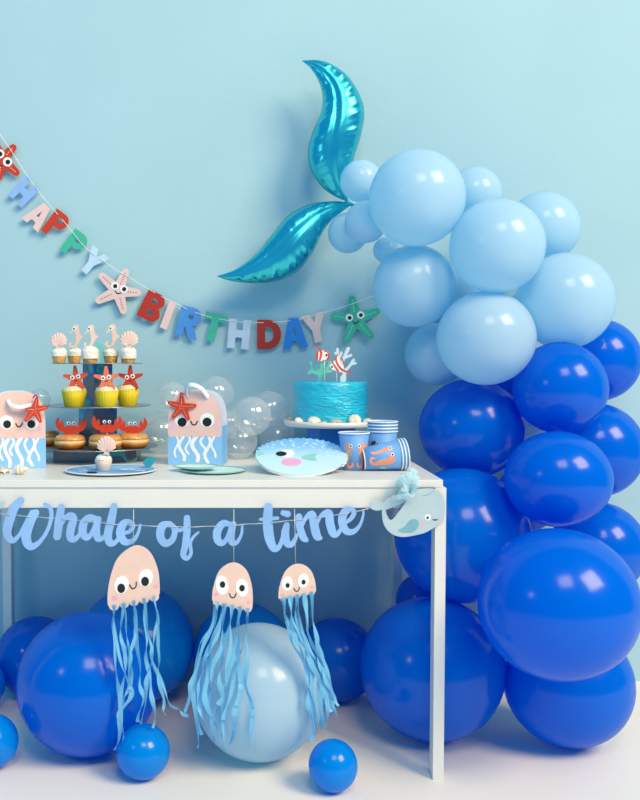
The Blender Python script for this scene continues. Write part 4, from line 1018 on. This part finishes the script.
# ------------------------------------------------------------------ clear balloons on the table
GT = 'clear balloons on the table'
def cb(px, py, rpx, d, label): 
    c = P(px, py, d - 2.96); r = rpx * mpp(c); c.z = max(c.z, TZ + r + .001)
    balloon(c, r, CLEAR, label, GT, knot=(.3, .8, -.5))
cb(172, 398, 16, 2.83, 'clear balloon rising behind the left shoulder of the right party bag')
cb(216, 394, 18, 2.83, 'clear balloon rising behind the right shoulder of the right party bag')
cb(161, 433, 20.5, 2.87, 'large clear balloon between the treat stand and the right party bag')
cb(252, 416, 19.5, 2.70, 'front clear balloon on top of the pile between party bag and cake')
cb(269, 411, 20, 2.83, 'highest clear balloon of the pile, behind the front one left of the cake')
cb(240, 449, 17.5, 2.735, 'clear balloon touching the right side of the right party bag')
cb(277, 444, 17.5, 2.84, 'clear balloon low down behind the puffer fish plate')
cb(229, 424, 13, 2.84, 'small clear balloon squeezed behind the right edge of the right party bag')
cb(40, 399, 10.5, 2.70, 'small clear balloon behind the top corner of the left party bag')
cb(48, 448, 9, 2.80, 'tiny clear balloon low behind the left party bag')

# ------------------------------------------------------------------ cake on its stand
KX, KY = .267, -.240
cs = thing('cake_plate_stand', (KX, KY, TZ), 'round white cake stand on a faceted blue pedestal, under the blue cake', 'cake stand')
PZ = .848
bm = bmesh.new(); lathe(bm, [(.0, TZ), (.074, TZ), (.074, PZ - .008), (0, PZ - .008)], 8, T(KX, KY, 0) @ Matrix.Rotation(math.radians(12), 4, 'Z')); link('pedestal', bm, PEDESTAL, cs, smooth=False)
bm = bmesh.new(); lathe(bm, [(0, PZ - .008), (.118, PZ - .010), (.136, PZ - .008), (.139, PZ - .002), (.138, PZ + .008), (.132, PZ + .008), (.128, PZ), (0, PZ)], 72, T(KX, KY, 0)); link('plate_top', bm, WHITE, cs)
ck = thing('cake', (KX - .004, KY, PZ), 'round cake with swirled bright blue icing on the white stand', 'cake')
bm = bmesh.new(); R = .107; Hc = .120; n = 96; rows = []
prof = [(0, PZ), (R, PZ), (R * 1.005, PZ + .01)] + [(R, PZ + .01 + (Hc - .02) * k / 14) for k in range(1, 15)] + [(R * .985, PZ + Hc - .004), (R * .95, PZ + Hc), (R * .7, PZ + Hc - .001), (R * .3, PZ + Hc), (0, PZ + Hc)]
lathe(bm, prof, n, T(KX - .004, KY, 0), lambda p, i: 1 + (.008 * math.sin(2.2 * i * .35 + 3 * p) + .006 * math.sin(5 * p - i * .5) + .004 * math.sin(9 * p + i)) * (1 if i > 1 else 0))
link('icing', bm, ICING, ck)
def scallop(px, py, rpx, d, m, label, tilt=0.9, yaw=0.0, zb=None):
    """domed, ribbed shell lying or leaning"""
    Y = d - 2.96; k = d / FPX * 1.012; x = (px - CX) * k; r = rpx * k; z = PZ if zb is None else zb
    b = bmesh.new(); n = 36; rad = 8; top = []; bot = []
    for j in range(rad + 1):
        f = j / rad; A = []; B = []
        for i in range(n + 1):
            a = -2.4 + 4.8 * i / n; kk = math.cos(i / n * 2 * math.pi * 8)
            X = r * math.sin(a * .8) * f; Z = r * (-.75 + (.75 + math.cos(a * .8) * 1.0) * f)
            A.append(b.verts.new((X, -(.42 * r * math.sin(f * math.pi * .85 + .35) + .05 * r * kk * f), Z))); B.append(b.verts.new((X, 0.02 * r, Z)))
        top.append(A); bot.append(B)
    for G_ in (top, bot):
        for j in range(rad):
            for i in range(n): b.faces.new((G_[j][i], G_[j][i + 1], G_[j + 1][i + 1], G_[j + 1][i]))
    for i in range(n): b.faces.new((top[rad][i], top[rad][i + 1], bot[rad][i + 1], bot[rad][i]))
    bmesh.ops.remove_doubles(b, verts=b.verts[:], dist=1e-6)
    M = Matrix.Rotation(yaw, 4, 'Z') @ Matrix.Rotation(-(math.pi / 2 - tilt), 4, 'X')
    for v in b.verts: v.co = M @ v.co
    zmin = min(v.co.z for v in b.verts)
    for v in b.verts: v.co += Vector((x, Y, z - zmin + .0003))
    return tag(link('seashell', b, m, None), label, 'seashell', None)
def conch(px, d, L, m, label, zb, yaw):
    Y = d - 2.96; k = d / FPX * 1.012; x = (px - CX) * k; b = bmesh.new(); pts = []; rs = []
    N = 40
    prof = [(0, 0)] + [(L * .27 * math.sin(math.pi * min(1, (i / N + .06)) ** .6) ** .8 * (1 + .07 * math.sin(i / N * math.pi * 9)) + .0004, L * i / N) for i in range(1, N)] + [(0, L)]
    lathe(b, prof, 20, Matrix.Rotation(yaw, 4, 'Z') @ Matrix.Rotation(math.pi / 2 * .93, 4, 'X'))
    zmin = min(v.co.z for v in b.verts)
    for v in b.verts: v.co += Vector((x, Y, zb - zmin + .0003))
    return tag(link('seashell', b, m, None), label, 'seashell')
dC = 2.60
def ring(px, dr=.1215):
    x = (px - CX) * 2.62 / FPX * 1.012; dx = x - KX; return 2.96 + KY - math.sqrt(max(0, dr * dr - dx * dx))
scallop(290, 0, 4.2, ring(290), SHELLT, 'small tan seashell furthest left on the cake stand rim', .8, .5)
scallop(298.5, 0, 4.6, ring(298.5), SHELLC, 'rounded cream seashell at the left of the cake base', .9, .3)
scallop(313.5, 0, 6.6, ring(313.5), SHELLC, 'wide cream scallop shell against the left front of the cake', .75, .1)
conch(331, ring(331) - .004, .030, SHELLT, 'pointed tan seashell lying at the front of the cake', PZ, 1.2)
conch(339, ring(339) - .004, .024, SHELLC, 'small pointed cream seashell right of the tan one on the cake stand', PZ, -1.0)
scallop(353.5, 0, 6.4, ring(353.5), SHELLC, 'tall cream scallop shell against the right front of the cake', 1.15, -.15)
scallop(365.5, 0, 4.6, ring(365.5), SHELLC, 'rounded cream seashell at the right of the cake base', .8, -.4)
scallop(323, 0, 3.4, ring(323), SHELLT, 'little tan seashell between the wide scallop and the pointed shell', .7, .0)
# loose shells at the left end of the table
conch(16, 2.36, .042, SHELLC, 'long cream seashell lying in front of the left party bag', TZ, 1.45)
scallop(6, 0, 5.5, 2.37, SHELLC, 'cream scallop seashell on the table at the left frame edge', .5, .4, TZ)
conch(26, 2.385, .026, SHELLT, 'short tan seashell right of the long cream one on the table', TZ, -1.3)
scallop(3, 0, 3.4, 2.43, SHELLT, 'tiny brown seashell behind the others at the left table edge', .9, 0, TZ)

# cake toppers
def ctop(name, label, x, y0, y1, d): return pick(name, label, 'cake topper', 'fish and coral picks on the cake', (x, y0, y1), d - 2.96)
r7 = lambda rows: [(300 + x / 9.14, 335 + y / 9.14) + tuple(v / 9.14 for v in r) for x, y, *r in rows]
t, mp = ctop('coral_topper', 'mint green branching coral pick on the left of the cake top', 319.8, 374, 386, 2.66)
cut('coral', [S(r7([(182, 430, 20), (184, 370, 20), (190, 320, 17), (196, 270, 13)])), S(r7([(186, 360, 17), (140, 340, 15), (90, 325, 13)])), S(r7([(130, 335, 13), (105, 290, 11), (98, 250, 12)])), S(r7([(160, 345, 13), (150, 290, 11)])),
              S(r7([(190, 360, 16), (240, 335, 14), (285, 330, 13)])), S(r7([(235, 335, 12), (258, 290, 11), (275, 245, 12)])), S(r7([(196, 300, 12), (225, 260, 11)])), S(r7([(110, 330, 9), (75, 350, 9)]))], mp, t, CORALM, 0, .0014)
t, mp = ctop('fish_topper', 'red and white striped fish pick above the mint coral', 324.4, 357, 386, 2.63)
cut('fish', [G(r7([(150, 200), (165, 160), (205, 140), (250, 150), (278, 190), (262, 222), (215, 228), (190, 240), (160, 228)]), True)], mp, t, FISHW, 0, .0014)
cut('red_stripes', [S(r7([(110, 104, 3), (150, 108, 6), (180, 130, 9), (194, 170, 10), (180, 230, 8)])), S(r7([(160, 158, 8), (154, 195, 11), (158, 222, 8)])), G(r7([(248, 152), (278, 190), (262, 224), (240, 226), (256, 190)]), True), S(r7([(222, 146, 5), (245, 152, 5)]))], mp, t, FISHRED, .0014, .002, step=.15)
cut('eye', [E(*r7([(238, 184)])[0], 1.7)], mp, t, EYEW, .002, .0024); cut('pupil', [E(*r7([(241, 184)])[0], 1.15)], mp, t, INK, .0025, .0029)
t, mp = ctop('coral_topper', 'white branching coral pick on the right of the cake top', 343.5, 378, 386, 2.68)
cut('coral', [S(r7([(392, 420, 24), (402, 380, 18), (408, 340, 13), (420, 310, 11)])), S(r7([(405, 350, 12), (380, 290, 13), (355, 230, 13), (342, 130, 13)])), S(r7([(350, 190, 12), (322, 165, 10)])), S(r7([(365, 200, 11), (380, 160, 10)])),
              S(r7([(390, 240, 12), (410, 190, 14), (440, 125, 17)])), S(r7([(415, 205, 12), (465, 185, 12)])), S(r7([(412, 330, 12), (455, 280, 12), (490, 228, 13)])), S(r7([(462, 270, 10), (508, 258, 11)])), E(*r7([(395, 395)])[0], 3.2, 3.6)], mp, t, CORALW, 0, .0014)
t, mp = ctop('fish_topper', 'white fish pick with thin red stripes in front of the white coral', 336.6, 366, 386, 2.62)
cut('fish', [G(r7([(272, 295), (290, 255), (330, 220), (345, 175), (365, 230), (400, 285), (395, 325), (465, 340), (420, 348), (350, 335), (300, 318)]), True)], mp, t, FISHW, 0, .0014)
cut('red_stripes', [S(r7([(292, 245, 5), (318, 285, 7), (348, 328, 8)])), S(r7([(345, 175, 5), (328, 215, 7), (345, 270, 8), (390, 322, 9), (462, 342, 7)])), S(r7([(382, 210, 5), (405, 268, 6)]))], mp, t, FISHRED, .0014, .002, step=.15)
cut('eye', [E(*r7([(290, 290)])[0], 1.6)], mp, t, EYEW, .002, .0024); cut('pupil', [E(*r7([(291, 291)])[0], 1.0)], mp, t, INK, .0025, .0029)

# ------------------------------------------------------------------ paper cups
CH, CRT, CRB = .0985, .0400, .0285
def cup(M, label, group, body=CUPBLUE, prints=None, name='paper_cup'):
    o = thing(name, M.translation, label, 'paper cup', group)
    b = bmesh.new(); lathe(b, [(0, .004), (CRB - .0006, .004), (CRB - .0006, 0), (CRB, 0), (CRT, CH), (CRT - .0006, CH), (CRB - .0009, .0046), (0, .0046)], 48, M); link('cup_body', b, body, o)
    b = bmesh.new(); lathe(b, [(CRT + .0018 * math.cos(a) + .0006, CH - .0006 + .0018 * math.sin(a)) for a in np.linspace(0, 2 * math.pi, 9)[:-1]], 48, M, close=True); link('rolled_rim', b, CUPWHITE, o)
    return o
def cup_prints(o, mp, hs):
    for rows, m, e in hs:
        cut('seahorse_print', [S(rows)], mp, o, m, .0002, .0005, step=.3)
        cut('eye_print', [E(e[0], e[1], 1.75)], mp, o, EYEW, .0005, .0008); cut('pupil_print', [E(e[0], e[1], .95)], mp, o, INK, .0009, .0011)
GP = 'seahorse paper cups'
def cup_at(px, py): 
    p = onZ(px, py, TZ); return Vector((p.x, p.y + CRB * .95, TZ + .0003))
c1 = cup_at(355, 471)
o = cup(T(c1), 'single blue paper cup with two peach seahorses standing upright next to the puffer plate', GP)
m1 = ConeMap(c1, c1 + Vector((0, 0, CH)), CRB, CRT)
SHL = [(352.8, 449.3, .8), (350.2, 447.2, 1.4), (347.8, 445, 2.3), (347.2, 449, 2.3), (349.2, 453, 2.4), (347.6, 458, 1.9), (347, 462.5, 1.6), (349, 466.6, 1.4), (352, 466.4, 1.1), (352.6, 463.6, .9)]
SHR = [(709.5 - x + (2.2 if y < 452 else .6), y, r) for x, y, r in SHL]
cup_prints(o, m1, [(SHL, CUPPEACH, (350.8, 446)), (SHR, CUPPEACH, (359.2, 446))])
cut('weed_print', [S([(345, 458, .6), (347, 453, .8), (350, 450, .5)])], m1, o, MINT, .0006, .0009, step=.3)
c2 = Vector(((381 - CX) * 2.52 / FPX * 1.012, 2.52 - 2.96, TZ + .0003))
lbs = ['lowest cup of the upright stack, blue with dark and peach seahorses, behind the lying cups', 'second cup from the bottom of the upright stack of blue cups', 'third cup from the bottom of the upright stack of blue cups', 'top cup of the upright stack of blue cups beside the cake']
for k in range(4):
    o = cup(T(c2 + Vector((0, 0, .0086 * k))), lbs[k], GP, CUPDEEP if False else CUPBLUE)
    if k == 0:
        m2 = ConeMap(c2, c2 + Vector((0, 0, CH)), CRB, CRT)
        cup_prints(o, m2, [([(x + 26, y - 2, r) for x, y, r in SHL], CUPBROWN, (377.6, 443.8)), ([(x + 28, y - 2, r) for x, y, r in SHR], CUPPEACH, (386.2, 443.8))])
# lying cups: axis in the table plane, base towards the left
ax_tilt = math.atan2(CRT - CRB, CH)
bl = onZ(365, 471.5, TZ); d0 = Vector((bl.x - .004, bl.y + .020, 0))
yaw = math.radians(4)
def lying(shift):
    u = Vector((math.cos(yaw), math.sin(yaw), 0)) * math.cos(ax_tilt) + Vector((0, 0, 1)) * math.sin(ax_tilt)
    q = Vector((0, 0, 1)).rotation_difference(u).to_matrix().to_4x4()
    c = Vector((d0.x, d0.y, TZ + .0022 + CRB * math.cos(ax_tilt))) + u * shift
    return T(c) @ q, c, u
lbs = ['outermost of three nested cups lying on their side, peach seahorse print showing', 'middle one of the three nested cups lying on their side', 'innermost of the three nested lying cups, its white rim furthest right']
for k in range(3):
    M, c, u = lying(.0086 * k); o = cup(M, lbs[k], GP)
    if k == 0:
        m3 = ConeMap(c, c + u * CH, CRB, CRT)
        cup_prints(o, m3, [([(394.5, 459.6, 1.0), (392.3, 456, 2.5), (391, 460, 3.3), (385, 462, 3.3), (379.5, 462.8, 2.4), (374, 464.2, 1.7), (371, 461.6, 1.4), (371.8, 458.2, 1.2), (374.6, 458.4, .9)], CUPPEACH, (392.4, 454.6)),
                           ([(391, 448.6, 2.0), (386.5, 449.6, 2.1), (380.5, 451.6, 1.6), (374.5, 453.4, 1.3), (371.5, 452.6, .9)], CUPPEACH, (390.2, 448.2))])
        cut('weed_print', [E(383, 467.4, 3.4, 1.1)], m3, o, MINT, .0006, .0009, step=.3)
        bm = bmesh.new(); lathe(bm, [(CRB + .0002, -.0004), (CRB + .0006, .002), (CRB - .002, -.0008)], 40, M, close=True); link('base_ring', bm, CUPWHITE, o)
